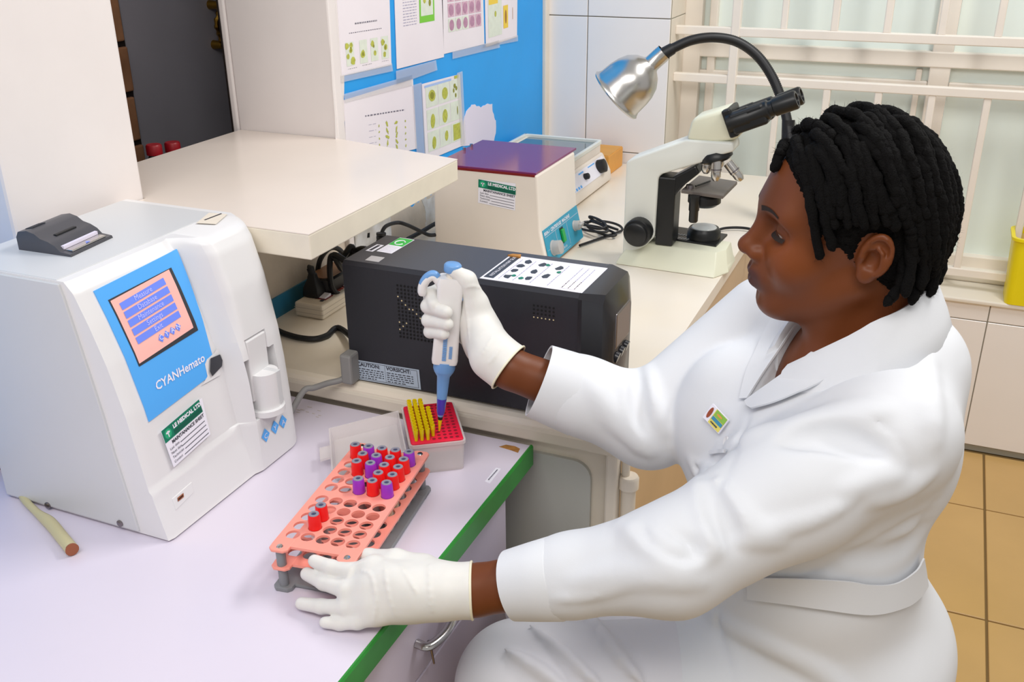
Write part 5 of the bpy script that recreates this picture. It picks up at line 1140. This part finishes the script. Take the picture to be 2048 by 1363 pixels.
# body is a little slimmer than glove and coat; hands are shrunk inside the gloves
class Shr:
    def __init__(s, q, o): s.q = q; s.o = o; s.c = q.c; s.R = q.R; s.k = q.k; s.op = q.op
    def d(s, P): return s.q.d(P)+s.o
bodyp = head+neck+trunk+arms+legs+[Shr(q, .0022) for q in lh+rh]
WM = thing('person', 'woman in a white lab coat seated at the desk, pipetting with gloved hands', 'person', (0, 1.12, 0))
bv, bf = mesh_sdf(bodyp, .0024, smooth=2)
hl = (bv-HO)@HM                    # head-local coordinates, for skin colour and a painted cheek highlight
base = np.array(lin('6e3a1c')); col = np.tile(base, (len(bv), 1))
def tint(mask, c, a): 
    global col; m = (np.clip(mask, 0, 1)*a)[:, None]; col = col*(1-m)+np.array(lin(c))*m
gs = lambda c, s: np.exp(-(((hl-np.array(c))/np.array(s))**2).sum(1))
ay = np.abs(hl[:, 1]); hs = np.stack([hl[:, 0], ay, hl[:, 2]], 1); gsm = lambda c, s: np.exp(-(((hs-np.array(c))/np.array(s))**2).sum(1))
tint(gsm((.075, .045, -.015), (.04, .03, .035)), '86451a', .7); tint(gsm((.10, .0, .05), (.03, .05, .03)), '55301f', .5)  # highlight on the cheeks painted into the skin; forehead toned darker
lipm = np.clip(1.6*np.exp(-((hl[:, 2]+.060)/.0125)**4)*np.exp(-(hl[:, 1]/.023)**4)*(hl[:, 0] > .078), 0, 1); tint(lipm, '4c2c29', .9)
tint(gsm((.088, .031, .012), (.012, .016, .010)), '4a2817', .5)
tint(((hl[:, 2] > .05) & (hl[:, 0] < .05)).astype(float), '2a1a14', .8)
bo = mesh_obj('body', bv, bf, 'skin', WM, color=col)
# eyes, lashes, brows
for s in (1, -1):
    e = H(EY[0]+.0006, s*EY[1], EY[2]); ev_, ef_ = mesh_sdf([Ell(e, (.0126, .0126, .0126))], .0016); eo = mesh_obj('eye', ev_, ef_, 'eye_white', WM)
    dr = HM @ np.array([.86, 0, -.5]); build('iris', MB().lathe([(.0058, .0113), (.0040, .0122), (.001, .0128)], e, dr, n=18, cap1=True), 'iris', eo, smooth=True)
    g1, g2 = [], []
    for t in np.linspace(-1, 1, 15):
        y = s*EY[1]+t*.0145; x = EY[0]+math.sqrt(max(.0150**2-(t*.0135)**2, 1e-6))*.98-.0005*abs(t); z = EY[2]-.0035+.0012*(1-t*t)-.001*t*s
        g1.append(H(x, y, z)); g2.append(H(x+.0045*(1-.3*t*t), y+t*.002, z-.0038))
    build('eyelash', MB().sheet([g1, g2]), 'brow', eo, fixn=False)
    hp2 = [p for p in head]
    g1, g2 = [], []
    for t in np.linspace(0, 1, 11):
        y = s*(.014+.036*t); z = .033+.008*math.sin(t*2.2)-.004*t; w_ = .0034*(1-.65*t)
        for g_, zz in ((g1, z-w_), (g2, z+w_)):
            x = .13
            for _ in range(60): x -= max(sdf(head, H(x, y, zz)[None])[0]*.8, 0)
            g_.append(H(x+.0006, y, zz))
    build('eyebrow', MB().sheet([g1, g2]), 'brow', WM, fixn=False)

# ------------------------------------------------------------------ lab coat
cpr = [Ell(T(.025, 0, -.15), (.122, .152, .150), TR, .02), Ell(T(-.035, 0, -.13), (.078, .125, .11), TR, .05)]
cpr += [Ell(T(.10, .070, -.175), (.085, .085, .095), TR, .06), Ell(T(.128, -.085, -.165), (.092, .088, .115), TR, .05)]
cpr += [Ell(T(.05, 0, -.32), (.150, .165, .17), TR, .05), Ell(T(.0, 0, -.47), (.172, .175, .15), TR, .06)]
ctorso = list(cpr)
cpr += [Cone(T(-.01, .03, -.05), SL, .056, .062, .045), Cone(T(.02, -.03, -.05), SRr, .058, .062, .03)]
mSL = SL*.55+EL*.45
cpr += chain([SL, mSL, EL], [.068, .071, .062], .03)+chain([EL, EL*.5+WL*.5, EL*.2+WL*.8], [.062, .046, .038], .02)
cpr += chain([SRr, ER], [.070, .064], .006)+chain([ER, ER*.5+WR*.5, ER*.2+WR*.8], [.066, .054, .048], .02)
cpr += [Cone(T(-.05, .035, -.03), T(-.055, -.03, -.03), .055, .055, .04), Cone(T(-.045, .03, -.01), T(-.05, -.03, -.01), .045, .045, .03)]
# skirts over the thighs
cpr += [Cone(HL, HL*.55+KL*.45, .106, .098, .04), Cone(HR, HR*.55+KR*.45, .106, .098, .04)]
cfull = list(cpr)
def crease(pts, r0, r1, dep_=.0, op='u', k=.018, src=None):
    pts = crv([(a, b, 0) for a, b in pts], 3); P, N_, ok = trace_many(src or cfull, pts); P = P[ok]; N_ = N_[ok]; n = len(P)
    if n < 2: return []
    rad = [max(.0004, r0*.3+(r1-r0*.3)*math.sin(math.pi*(i+.3)/(n-.4))) for i in range(n)]
    return chain([p+m*(dep_-(r*.75 if op == 'u' else -r*.35)) for p, m, r in zip(P, N_, rad)], rad, k, op)
folds = []
# near sleeve: folds radiating from the elbow and armpit
folds += crease([(1385, 925), (1420, 985), (1432, 1050), (1420, 1105)], .006, .014, -.002)
folds += crease([(1405, 940), (1450, 1010), (1500, 1060), (1560, 1080)], .005, .013, -.003)
folds += crease([(1240, 1045), (1300, 1085), (1345, 1120), (1395, 1130)], .004, .011, -.003)
folds += crease([(1150, 1165), (1230, 1150), (1320, 1150), (1400, 1165)], .004, .010, -.003)
folds += crease([(1560, 850), (1640, 832), (1720, 820), (1770, 818)], .006, .014, -.004)
folds += crease([(1570, 880), (1640, 870), (1700, 880), (1760, 905)], .004, .010, -.004, 's')
folds += crease([(1410, 960), (1440, 1030), (1470, 1090)], .003, .007, .004, 's')
folds += crease([(1290, 1060), (1350, 1090), (1385, 1100)], .002, .006, .004, 's')
folds += crease([(1540, 850), (1480, 880), (1420, 925)], .005, .012, -.004)
folds += crease([(1600, 1165), (1700, 1120), (1800, 1060), (1845, 1030)], .003, .007, .003, 's', k=.012)
folds += crease([(1690, 980), (1750, 960), (1800, 955)], .003, .008, -.002)
folds += crease([(1112, 1198), (1180, 1190), (1240, 1172), (1285, 1150)], .003, .007, .0, 'u', k=.008)
folds += crease([(1300, 1050), (1330, 1085), (1375, 1105)], .003, .008, -.001, 'u', k=.01)
folds += crease([(1395, 930), (1412, 950), (1436, 952)], .002, .005, .003, 's', k=.006)
folds += crease([(1480, 1085), (1540, 1060), (1620, 1040), (1700, 1005)], .003, .008, -.001, 'u', k=.012)
# far sleeve
folds += crease([(1262, 730), (1258, 800), (1270, 870), (1300, 905)], .005, .012, -.003)
folds += crease([(1290, 735), (1300, 800), (1330, 860)], .004, .010, -.003)
folds += crease([(1275, 740), (1276, 800), (1288, 855)], .002, .005, .003, 's')
folds += crease([(1180, 760), (1215, 820), (1250, 870)], .003, .009, -.003)
folds += crease([(1745, 835), (1790, 870), (1822, 930), (1830, 1000), (1812, 1060)], .0012, .0020, .0, 's', k=.004)
# front closure, waist and skirts
folds += crease([(1500, 815), (1488, 860), (1462, 925), (1435, 980)], .002, .004, .002, 's', k=.006)
folds += crease([(1860, 950), (1800, 985), (1740, 1000)], .003, .008, -.002); folds += crease([(1870, 1010), (1830, 1080), (1760, 1110), (1690, 1115)], .004, .009, .004, 's')
folds += crease([(1420, 1225), (1480, 1260), (1560, 1300), (1640, 1340), (1700, 1390)], .004, .010, -.002); folds += crease([(1440, 1220), (1440, 1280), (1455, 1330), (1470, 1400)], .002, .004, .002, 's', k=.008)
folds += crease([(1850, 690), (1860, 780), (1872, 880)], .003, .008, -.003); folds += crease([(1780, 700), (1700, 740), (1620, 790)], .002, .005, .0025, 's', k=.01)
Vb = trace(cfull, 1500, 806); nV = grad(cfull, Vb)
hole = [Cone(Vb-nV*.002, T(.05, 0, -.03), .004, .062, .006, 's'), Cone(T(.05, 0, -.03), T(.03, 0, .10), .064, .10, .006, 's')]
# sleeves are open at the wrist
cv, cf_ = mesh_sdf(cfull+folds+hole, .0042, smooth=3)
axl = (WL-EL)/np.linalg.norm(WL-EL); axr = (WR-ER)/np.linalg.norm(WR-ER)
keep = np.ones(len(cv), bool)
for c_, a_ in ((EL*.30+WL*.70, axl), (ER*.30+WR*.70, axr)):
    q = cv-c_; h_ = q@a_; keep &= ~((h_ > 0) & (h_ < .2) & (np.linalg.norm(q-h_[:, None]*a_, axis=1) < .09))
fk = keep[cf_].all(1); used = np.zeros(len(cv), bool); used[cf_[fk].ravel()] = True; cf_ = (np.cumsum(used)-1)[cf_[fk]]; cv = cv[used]
coat = mesh_obj('lab_coat', cv, cf_, 'coat_white', WM)
def wrap(name, rows, m, par, off=.003, th=.0025, src=None, n=14):
    """a band of cloth lying on the coat: rows of sight points, inner edge first"""
    g = []
    for row in rows:
        q = crv([(a, b, 0) for a, b in row], 6); P, N_, ok = trace_many(src or cfull+folds, q); r = []
        for p, m_, o in zip(P, N_, ok):
            if o and not (r and np.linalg.norm(p+m_*off-r[-1]) > .03): r.append(p+m_*off)
            elif r: r.append(r[-1])
        g.append(r)
    k = min(len(r) for r in g); g = [r[:k] for r in g]; m_, n_ = len(g), k
    nrm = [[None]*n_ for _ in range(m_)]
    for i in range(m_):
        for j in range(n_):
            a = g[min(i+1, m_-1)][j]-g[max(i-1, 0)][j]; b = g[i][min(j+1, n_-1)]-g[i][max(j-1, 0)]; c = np.cross(a, b); c /= (np.linalg.norm(c)+1e-9)
            if c @ (CAM-g[i][j]) < 0: c = -c
            nrm[i][j] = c
    g2 = [[g[i][j]+nrm[i][j]*th for j in range(n_)] for i in range(m_)]
    mb = MB().sheet(g2).sheet(g); bd = [(0, j) for j in range(n_)]+[(i, n_-1) for i in range(1, m_)]+[(m_-1, j) for j in range(n_-2, -1, -1)]+[(i, 0) for i in range(m_-2, 0, -1)]
    mb.loft([[g[i][j] for i, j in bd], [g2[i][j] for i, j in bd]], False, False)
    return build(name, mb, m, par, smooth=True, angle=50)
# collar and lapels
def collar():
    rows = []
    for t in np.linspace(-1, 1, 41):              # her left front, round the nape, to her right front
        ph = t*2.75; bk = (1+math.cos(ph))/2       # 1 at the nape
        cx_, cy_ = -math.cos(ph)*.065, math.sin(ph)*.065; dz = .052*max(0, (abs(ph)-1.7)/1.05)**1.3
        z0 = -.006+.060*bk-dz; c = T(.018+cx_, cy_, 0); o = TFv*(-math.cos(ph))+TL*math.sin(ph); o = o/np.linalg.norm(o)
        if abs(ph) > 2.0: c = c+TFv*.03*(abs(ph)-2.0)
        rows.append([c+np.array([0, 0, z0-.03]), c+o*.002+np.array([0, 0, z0]), c+o*.004+np.array([0, 0, z0+.030]), c+o*.009+np.array([0, 0, z0+.033]), c+o*.016+np.array([0, 0, z0+.026]), c+o*(.026+.006*bk)+np.array([0, 0, z0-.006]), c+o*(.036+.008*bk)+np.array([0, 0, z0-.036]), c+o*(.033+.008*bk)+np.array([0, 0, z0-.040]), c+o*(.022)+np.array([0, 0, z0-.008])])
    return MB().loft(rows)
build('collar', collar(), 'coat_white', coat, smooth=True, angle=60)
wrap('lapel', [[(1640, 704), (1590, 742), (1540, 779), (1499, 808)], [(1660, 728), (1610, 764), (1556, 798), (1505, 818)], [(1676, 750), (1624, 782), (1566, 808), (1512, 824)]], 'coat_white', coat, off=.007)
wrap('lapel', [[(1600, 648), (1566, 700), (1530, 752), (1500, 800)], [(1575, 642), (1542, 696), (1512, 748), (1492, 800)], [(1548, 640), (1520, 694), (1496, 746), (1484, 800)]], 'coat_white', coat, off=.004)
wrap('breast_pocket', [[(1422, 902), (1440, 899), (1458, 898)], [(1424, 909), (1441, 906), (1460, 905)]], 'coat_white', coat, off=.002, th=.002)
wrap('half_belt', [[(1500, 1150), (1590, 1150), (1690, 1156), (1735, 1164), (1783, 1162), (1822, 1138), (1838, 1112)], [(1500, 1172), (1580, 1174), (1660, 1186), (1735, 1196), (1796, 1186), (1828, 1162), (1842, 1140)], [(1500, 1194), (1580, 1203), (1640, 1212), (1736, 1224), (1802, 1210), (1832, 1190), (1846, 1170)]], 'coat_white', coat, off=.005, th=.002, src=ctorso)
q = trace(cfull, 1455, 882); build('button', MB().lathe([(.006, 0), (.006, .0025), (.004, .0018)], q+grad(cfull, q)*.001, grad(cfull, q), n=16, cap1=True), 'plastic_white', coat, smooth=True)
def cuff(a, b, r0, r1, ex, nfold=3):
    ax = (b-a)/np.linalg.norm(b-a); u = np.cross(ax, np.array([0, 0, 1.])); u /= np.linalg.norm(u); v = np.cross(u, ax); L = np.linalg.norm(b-a); R = []
    prof = [(r0-.004, L*.02), (r0, 0), (r0+.001, L*.03), (r0*.5+r1*.5+.001, L*.5), (r1+.0005, L*.96), (r1, L), (r1-.003, L*.99), (r1-.004, L*.6), (r0-.004, L*.1)]
    return MB().loft([[a+ax*h+(u*math.cos(t)*1.0+v*math.sin(t)*ex)*r*(1+.025*math.sin(nfold*t+1)) for t in np.linspace(0, 2*math.pi, 41)[:-1]] for r, h in prof], False, False)
build('cuff', cuff(EL*.44+WL*.56, EL*.19+WL*.81, .0485, .0415, 1.0), 'coat_white', coat, smooth=True, fixn=True)
build('cuff', cuff(ER*.52+WR*.48, ER*.2+WR*.8, .0565, .0525, 1.02), 'coat_white', coat, smooth=True, fixn=True)
# name badge on the lapel
bq = [trace(cfull, *q) for q in ((1443, 866), (1464, 842), (1432, 806), (1414, 836))]; nb_ = grad(cfull, sum(bq)/4); bc = sum(bq)/4+nb_*.006; e1 = (bq[2]-bq[3]+bq[1]-bq[0])/2; e1 = e1-nb_*(e1@nb_); e2 = (bq[0]-bq[3]+bq[1]-bq[2])/2; e2 = e2-nb_*(e2@nb_); bq = [bc-e1/2+e2/2, bc+e1/2+e2/2, bc+e1/2-e2/2, bc-e1/2-e2/2]
BG = build('name_badge', MB().loft([[q-nb_*.001 for q in bq], [q+nb_*.0012 for q in bq]]), 'label_white', WM, label='small green and yellow photo badge clipped to the coat')
mat('badge_green', '8fbf4a', .4); mat('badge_yellow', 'e6d86a', .4); mat('badge_photo', '9c4a2a', .5); mat('badge_blue', '3d8fb0', .4)
fr = Frame(bq[3], bq[0]-bq[3], bq[2]-bq[3], nb_); fr = Frame(bq[0], bq[3]-bq[0], bq[1]-bq[0], nb_); fr = Frame(bq[3], bq[2]-bq[3], bq[0]-bq[3], nb_)
for nm, m, r, h_ in (('badge_field', 'badge_yellow', (.03, .32, .97, .97), .0016), ('badge_field', 'badge_green', (.58, .36, .97, .97), .0019), ('badge_stripe', 'badge_blue', (.34, .36, .55, .95), .0022)):
    mb = MB(); fr.quad(mb, r[0], r[1], r[2], r[3], h_); build(nm, mb, m, BG, fixn=False)
mb = MB(); fr.oval(mb, .52, .16, .36, .09, .0018); build('badge_photo', mb, 'badge_photo', BG, fixn=False)
mb = MB(); fr.oval(mb, .78, .62, .07, .16, .0023); build('badge_emblem', mb, 'orange_card', BG, fixn=False)
mb = MB(); dashes(mb, Frame(fr.p(.22, .42), fr.ey, -fr.ex, nb_), 0, .4, -.02, .09, .0024, wl=(.03, .07)); build('print', mb, 'ink', BG, fixn=False)
# ------------------------------------------------------------------ trousers, shoes, gloves
tpr = [Ell(T(.0, 0, -.47), (.165, .185, .14), TR, .04)]
for h, k, a in ((HL, KL, AL), (HR, KR, AR)): tpr += chain([h, k, a], [.105, .082, .06], .035)
tf_ = []
for L in ([(1010, 1300), (1080, 1340), (1150, 1395)], [(1060, 1255), (1130, 1310), (1210, 1380)], [(1170, 1220), (1220, 1290), (1290, 1370)]): tf_ += crease(L, .003, .007, .0085, 'u', k=.010, src=tpr)
tv, tfc = mesh_sdf(tpr+tf_, .005, smooth=2); mesh_obj('trousers', tv, tfc, 'trouser_white', WM)
for a in (AL, AR):
    sv, sf = mesh_sdf([Cone(a+np.array([.035, 0, -.052]), a+np.array([-.05, 0, -.052]), .036, .036, .02), Cone(a+np.array([-.05, 0, -.055]), a+np.array([-.17, -.01, -.062]), .036, .026, .02), Box3(a+np.array([-.065, -.003, -.081]), (.11, .03, .004), .004, None, .004)], .005, smooth=1); mesh_obj('shoe', sv, sf, 'black', WM)
def glove(prims, cuffc, ax, ro, label, creases):
    cut = Cone(cuffc, cuffc+ax*.1, .001, .001)
    gv, gf = mesh_sdf(prims, .0018, smooth=2)
    d = (gv-cuffc)@ax; keep = d < .0005
    fk = keep[gf].all(1); used = np.zeros(len(gv), bool); used[gf[fk].ravel()] = True; remap = np.cumsum(used)-1
    return mesh_obj('glove', gv[used], remap[gf[fk]], 'glove_latex', WM, label=label)
lax = (lcuff1-wl0)/np.linalg.norm(lcuff1-wl0)
lcr = []
for L in ([(722, 1140), (742, 1150), (752, 1200), (748, 1240)], [(768, 1120), (775, 1180), (790, 1230)], [(858, 1130), (860, 1180), (864, 1222)], [(800, 1130), (820, 1160), (832, 1185)], [(694, 1153), (706, 1132), (728, 1122)]): lcr += crease(L, .0006, .0016, .0, 'u', k=.003, src=lglove)
gl = glove(lglove+lcr, lcuff1, lax, .034, 'off-white latex glove steadying the rack', [])
u_ = np.cross(lax, (0, 0, 1)); u_ /= np.linalg.norm(u_); v_ = np.cross(u_, lax)
build('cuff_roll', MB().tube([lcuff1+(u_*math.cos(t)+v_*math.sin(t))*.0338 for t in np.linspace(0, 2*math.pi, 40)], .0016, 8), 'glove_roll', gl, smooth=True)
rcc = wr0+rax*.026
rcr = []
for L in ([(930, 575), (945, 572), (962, 575)], [(985, 672), (975, 690), (960, 712)], [(930, 600), (935, 640), (938, 680)], [(1000, 690), (990, 712), (975, 728)]): rcr += crease(L, .0006, .0014, .0, 'u', k=.003, src=rglove)
gr_ = glove(rglove+rcr, rcc, rax, .036, 'white latex glove gripping the pipette', [])
u_ = np.cross(rax, (0, 0, 1)); u_ /= np.linalg.norm(u_); v_ = np.cross(u_, rax)
build('cuff_roll', MB().tube([rcc+(u_*math.cos(t)+v_*math.sin(t))*.0368 for t in np.linspace(0, 2*math.pi, 40)], .0016, 8), 'glove_roll', gr_, smooth=True)

# ------------------------------------------------------------------ hair
hcap = [HE((.0, 0, .046), (.096, .081, .090), .01), HE((-.045, 0, .0), (.058, .070, .078), .03)]
hcut = [HE((.120, 0, .001), (.085, .11, .098), .006, 's'), HE((.052, .085, -.035), (.052, .03, .055), .01, 's'), HE((.052, -.085, -.035), (.052, .03, .055), .01, 's'), HE((-.008, .09, .0), (.028, .022, .042), .006, 's'), HE((-.008, -.09, .0), (.028, .022, .042), .006, 's')]
hv_, hf_ = mesh_sdf(hcap+hcut, .003, smooth=2)
hv_ = hv_+RNG.normal(0, .0007, hv_.shape)
hair = mesh_obj('hair', hv_, hf_, 'hair_black', WM)
def lock(pts, r0=.0062, r1=.0048, curl=True):
    P = crv(pts, 5); n = len(P); ph = random.random()*6
    rad = [(r0+(r1-r0)*i/n)*(1+.06*math.sin(i*.9+ph)+.07*random.uniform(-1, 1)) for i in range(n)]
    rad[0] *= .8; rad += []
    t = P[-1]-P[-2]; t /= np.linalg.norm(t)+1e-9
    P = P+[P[-1]+t*r1*.6, P[-1]+t*r1*.95]; rad = rad+[r1*.75, r1*.3]
    P = [p+np.array([random.uniform(-1, 1) for _ in range(3)])*.0008 for p in P]
    build('dreadlock', MB().tube(P, rad, 9), 'hair_black', hair, smooth=True, angle=0, fixn=False); LOCKS.append((P, rad))
LOCKS = []
def surf(p, off):       # push a head-local point onto the hair cap plus an offset
    w = HO+HM @ p
    for _ in range(6):
        d = sdf(hcap, w[None])[0]-off
        if abs(d) < .0006: break
        w = w-grad(hcap, w)*d*.9
    return HM.T @ (w-HO)
nl = 0
golden = math.pi*(3-math.sqrt(5))
for i in range(118):
    z = 1-(i+.5)/118*1.02; rr2 = math.sqrt(max(0, 1-z*z)); th = i*golden; d = np.array([rr2*math.cos(th), rr2*math.sin(th), z])
    p = np.array([.0, 0, .046])+d*np.array([.096, .081, .090])
    if p[0] > .066 and p[2] < .098: continue
    if p[0] > .015 and p[2] < .06: continue
    if p[2] < .0 and p[0] > -.03: continue
    side = 1 if p[1] >= -.045 else -1
    L = random.uniform(.10, .155) if p[0] < .03 else random.uniform(.075, .11)
    off0 = random.uniform(.001, .006); path = []; cur = surf(p, -.006); step = .014; g = np.array([0, 0, 0.])
    n = int(L/step)
    for k in range(n+1):
        path.append(cur)
        front_ = max(0, min(1, (cur[0]+.01)/.08))
        lat = side*(.9*max(0, (cur[2]-.02)/.12))
        g = np.array([-.42-.25*front_*(cur[2] > .09)+.28*front_*(cur[2] < .09), lat, -1.0*(1-.55*max(0, (cur[2]-.08)/.06))]); g = g+np.array([random.uniform(-.18, .18), random.uniform(-.18, .18), 0]); g /= np.linalg.norm(g)
        nx = cur+g*step
        nx = surf(nx, off0*min(1, (k+1)/2)+.002) if nx[2] > -.055 else nx+np.array([0, 0, -.003])
        # stay off the face
        if nx[0] > .060 and nx[2] < .075 or nx[0] > .03 and nx[2] < .035 or (nx[0] > -.045 and nx[2] < .036 and abs(nx[1]) > .05): break
        cur = nx
    if len(path) > 3: lock([HO+HM @ q for q in path], random.uniform(.0060, .0078), random.uniform(.0048, .006)); nl += 1
# locks that fall in front of the ear and at the nape, as the photo shows them
for L in ([(1612, 305), (1616, 345), (1624, 400), (1632, 450), (1640, 505)], [(1632, 300), (1642, 370), (1650, 420), (1658, 460), (1666, 488)], [(1624, 300), (1634, 345), (1640, 385), (1646, 410)], [(1655, 275), (1668, 330), (1674, 380), (1682, 425)], [(1690, 280), (1702, 335), (1706, 390), (1712, 440)], [(1640, 262), (1652, 310), (1664, 360), (1672, 405)], [(1720, 290), (1736, 350), (1742, 400), (1746, 440)],
          [(1700, 280), (1716, 320), (1724, 360)], [(1600, 300), (1606, 325), (1612, 350)]):
    P_, N_, ok = trace_many(hcap+head, L); lock([p+n*.0055 for p, n in zip(P_, N_)], .0066, .0052)
for L in ([(1815, 480, 1.08), (1812, 530, 1.085), (1800, 570, 1.09), (1785, 590, 1.09), (1774, 604, 1.088)], [(1840, 470, 1.10), (1838, 530, 1.10), (1832, 575, 1.10), (1826, 600, 1.10)], [(1865, 470, 1.12), (1868, 530, 1.12), (1866, 565, 1.12), (1862, 585, 1.12)], [(1850, 400, 1.11), (1856, 480, 1.10), (1850, 540, 1.10), (1840, 580, 1.10)], [(1800, 430, 1.075), (1818, 490, 1.07), (1822, 540, 1.075), (1812, 585, 1.08)], [(1880, 400, 1.14), (1888, 470, 1.14), (1884, 530, 1.14), (1876, 560, 1.14)],
          [(1825, 420, 1.085), (1842, 480, 1.08), (1846, 530, 1.085), (1842, 570, 1.09)], [(1868, 420, 1.12), (1878, 480, 1.11), (1874, 530, 1.115), (1866, 575, 1.12)], [(1800, 480, 1.085), (1806, 530, 1.085), (1808, 560, 1.09)]):
    lock([dep(*q) for q in L], .0068, .0055)
# flyaway frizz
mb = MB()
for P, rad in LOCKS:
    for _ in range(95):
        i = random.randrange(1, len(P)-1); p = P[i]; d = np.array([random.gauss(0, 1) for _ in range(3)]); d /= np.linalg.norm(d); t = P[i+1]-P[i-1]; t /= np.linalg.norm(t)+1e-9; d = d-t*(d@t)*.8; d /= np.linalg.norm(d)+1e-9
        a = p+d*rad[i]*.9; l = random.uniform(.002, .006); e = np.array([random.gauss(0, 1) for _ in range(3)])*.35; m1 = a+d*l*.5+e*l*.25; b = a+d*l+e*l; w2 = np.cross(d, t)*.0002
        mb.add([a-w2, a+w2, m1+w2*.8, m1-w2*.8, b], [(0, 1, 2, 3), (3, 2, 4)])
build('flyaway_hair', mb, 'hair_black', hair, kind='stuff', fixn=False)

# ================================================================== pipette in her hand
PI = thing('pipette', 'white and blue hand pipette held over the red tip tray', 'pipette', PT0)
def circ(h, r, s=0, n_=0, el=1, N=20): return [pp(h, s+r*math.cos(t), n_+r*el*math.sin(t)) for t in [2*math.pi*k/N for k in range(N)]]
build('tip', MB().loft([circ(0, .0013), circ(.014, .0028), circ(.021, .0034), circ(.0215, .0030)]), 'tip_yellow', PI, smooth=True)
build('collar', MB().loft([circ(.0205, .0036), circ(.027, .0042)]), 'black', PI, smooth=True)
nz = build('nozzle', MB().loft([circ(.026, .0042), circ(.034, .0062), circ(.075, .0088), circ(.095, .0098), circ(.104, .0150), circ(.108, .0165), circ(.122, .0165)]), 'pip_blue', PI, smooth=True, angle=50)
build('stain', MB().loft([[pp(h, .0001+r*math.cos(t), r*math.sin(t)) for t in np.linspace(.6, 2.3+.5*math.sin(h*900), 12)] for h, r in ((.030, .0054), (.036, .0067), (.045, .0073), (.052, .0078), (.058, .0081))], False, False, closed=False), 'pip_stain', nz, smooth=True, fixn=False)
def rq(h, a, b, s=0, n_=0, r=.006): return [pp(h, s+x, n_+y) for x, y, _ in rrect(-a, -b, a, b, r, 0, 4)]
hb = PLn
build('handle', MB().loft([rq(.120, .0185, .0145), rq(.126, .0195, .0155), rq(.17, .0185, .015), rq(.22, .0180, .0145), rq(hb-.035, .0185, .0145), rq(hb-.012, .0195, .0145), rq(hb-.004, .017, .013)]), 'pip_white', PI, smooth=True, angle=50)
hk = crv([pp(hb-.020, .012, 0), pp(hb-.006, .024, 0), pp(hb-.010, .034, 0), pp(hb-.022, .040, 0), pp(hb-.036, .040, 0)], 6)
build('finger_hook', MB().tube(hk, [.0075, .0075]+[.0068]*(len(hk)-4)+[.006, .005], 12), 'pip_white', PI, smooth=True)
build('hook_pad', MB().tube([q+PA*.003 for q in hk[4:-6]], [.0062]*len(hk[4:-6]), 12), 'pip_blue', PI, smooth=True)
build('plunger_shaft', MB().loft([circ(hb-.008, .0085, -.001), circ(hb+.006, .0085, -.001)]), 'wall_cream', PI, smooth=True)
build('plunger_button', MB().loft([circ(hb+.004, .0115, -.001), circ(hb+.006, .0128, -.001), circ(hb+.014, .0128, -.001), circ(hb+.0165, .0105, -.001)]), 'pip_blue', PI, smooth=True, angle=50)
build('ejector', MB().loft([rq(hb-.036, .0045, .008, -.0215, r=.002), rq(hb-.014, .005, .009, -.0225, r=.002), rq(hb-.010, .0085, .010, -.024, r=.003), rq(hb-.004, .007, .009, -.023, r=.003)]), 'pip_blue', PI, smooth=True, angle=40)
pf2 = Frame(pp(.124, .010, .0160), -PS_*.02, PA*.05, PN)
mb = MB(); pf2.quad(mb, .1, .82, .62, 1.06, .0005); build('volume_window', mb, 'dark_grey', PI, fixn=False)
pf3 = Frame(pp(.128, -.001, .0162), PA*.04, PS_*.012, PN); mb = MB(); dashes(mb, pf3, 0, 1, -.05, .5, .0004, wl=(.04, .08)); dashes(mb, pf3, .1, .6, -.75, .4, .0004, wl=(.03, .06)); build('print', mb, 'pip_blue', PI, fixn=False)
# ================================================================== stool under her
ST = thing('stool', 'round topped metal stool she sits on', 'stool', (0.0, 1.13, 0))
sc_ = T(0, 0, -.48); zz0 = .4415
build('seat', MB().lathe([(.165, zz0-.035), (.172, zz0-.03), (.172, zz0-.008), (.16, zz0)], (sc_[0], sc_[1], 0), n=36, cap0=True, cap1=True), 'black', ST, smooth=True)
for a in (.6, 2.17, 3.74, 5.31): build('leg', MB().cyl((sc_[0]+.12*math.cos(a), sc_[1]+.12*math.sin(a), zz0-.03), (sc_[0]+.19*math.cos(a), sc_[1]+.19*math.sin(a), .0), .011, n=12), 'chrome', ST, smooth=True)
build('foot_ring', MB().tube([(sc_[0]+.165*math.cos(t), sc_[1]+.165*math.sin(t), .16) for t in np.linspace(0, 2*math.pi, 40)], .008, 8), 'chrome', ST, smooth=True)
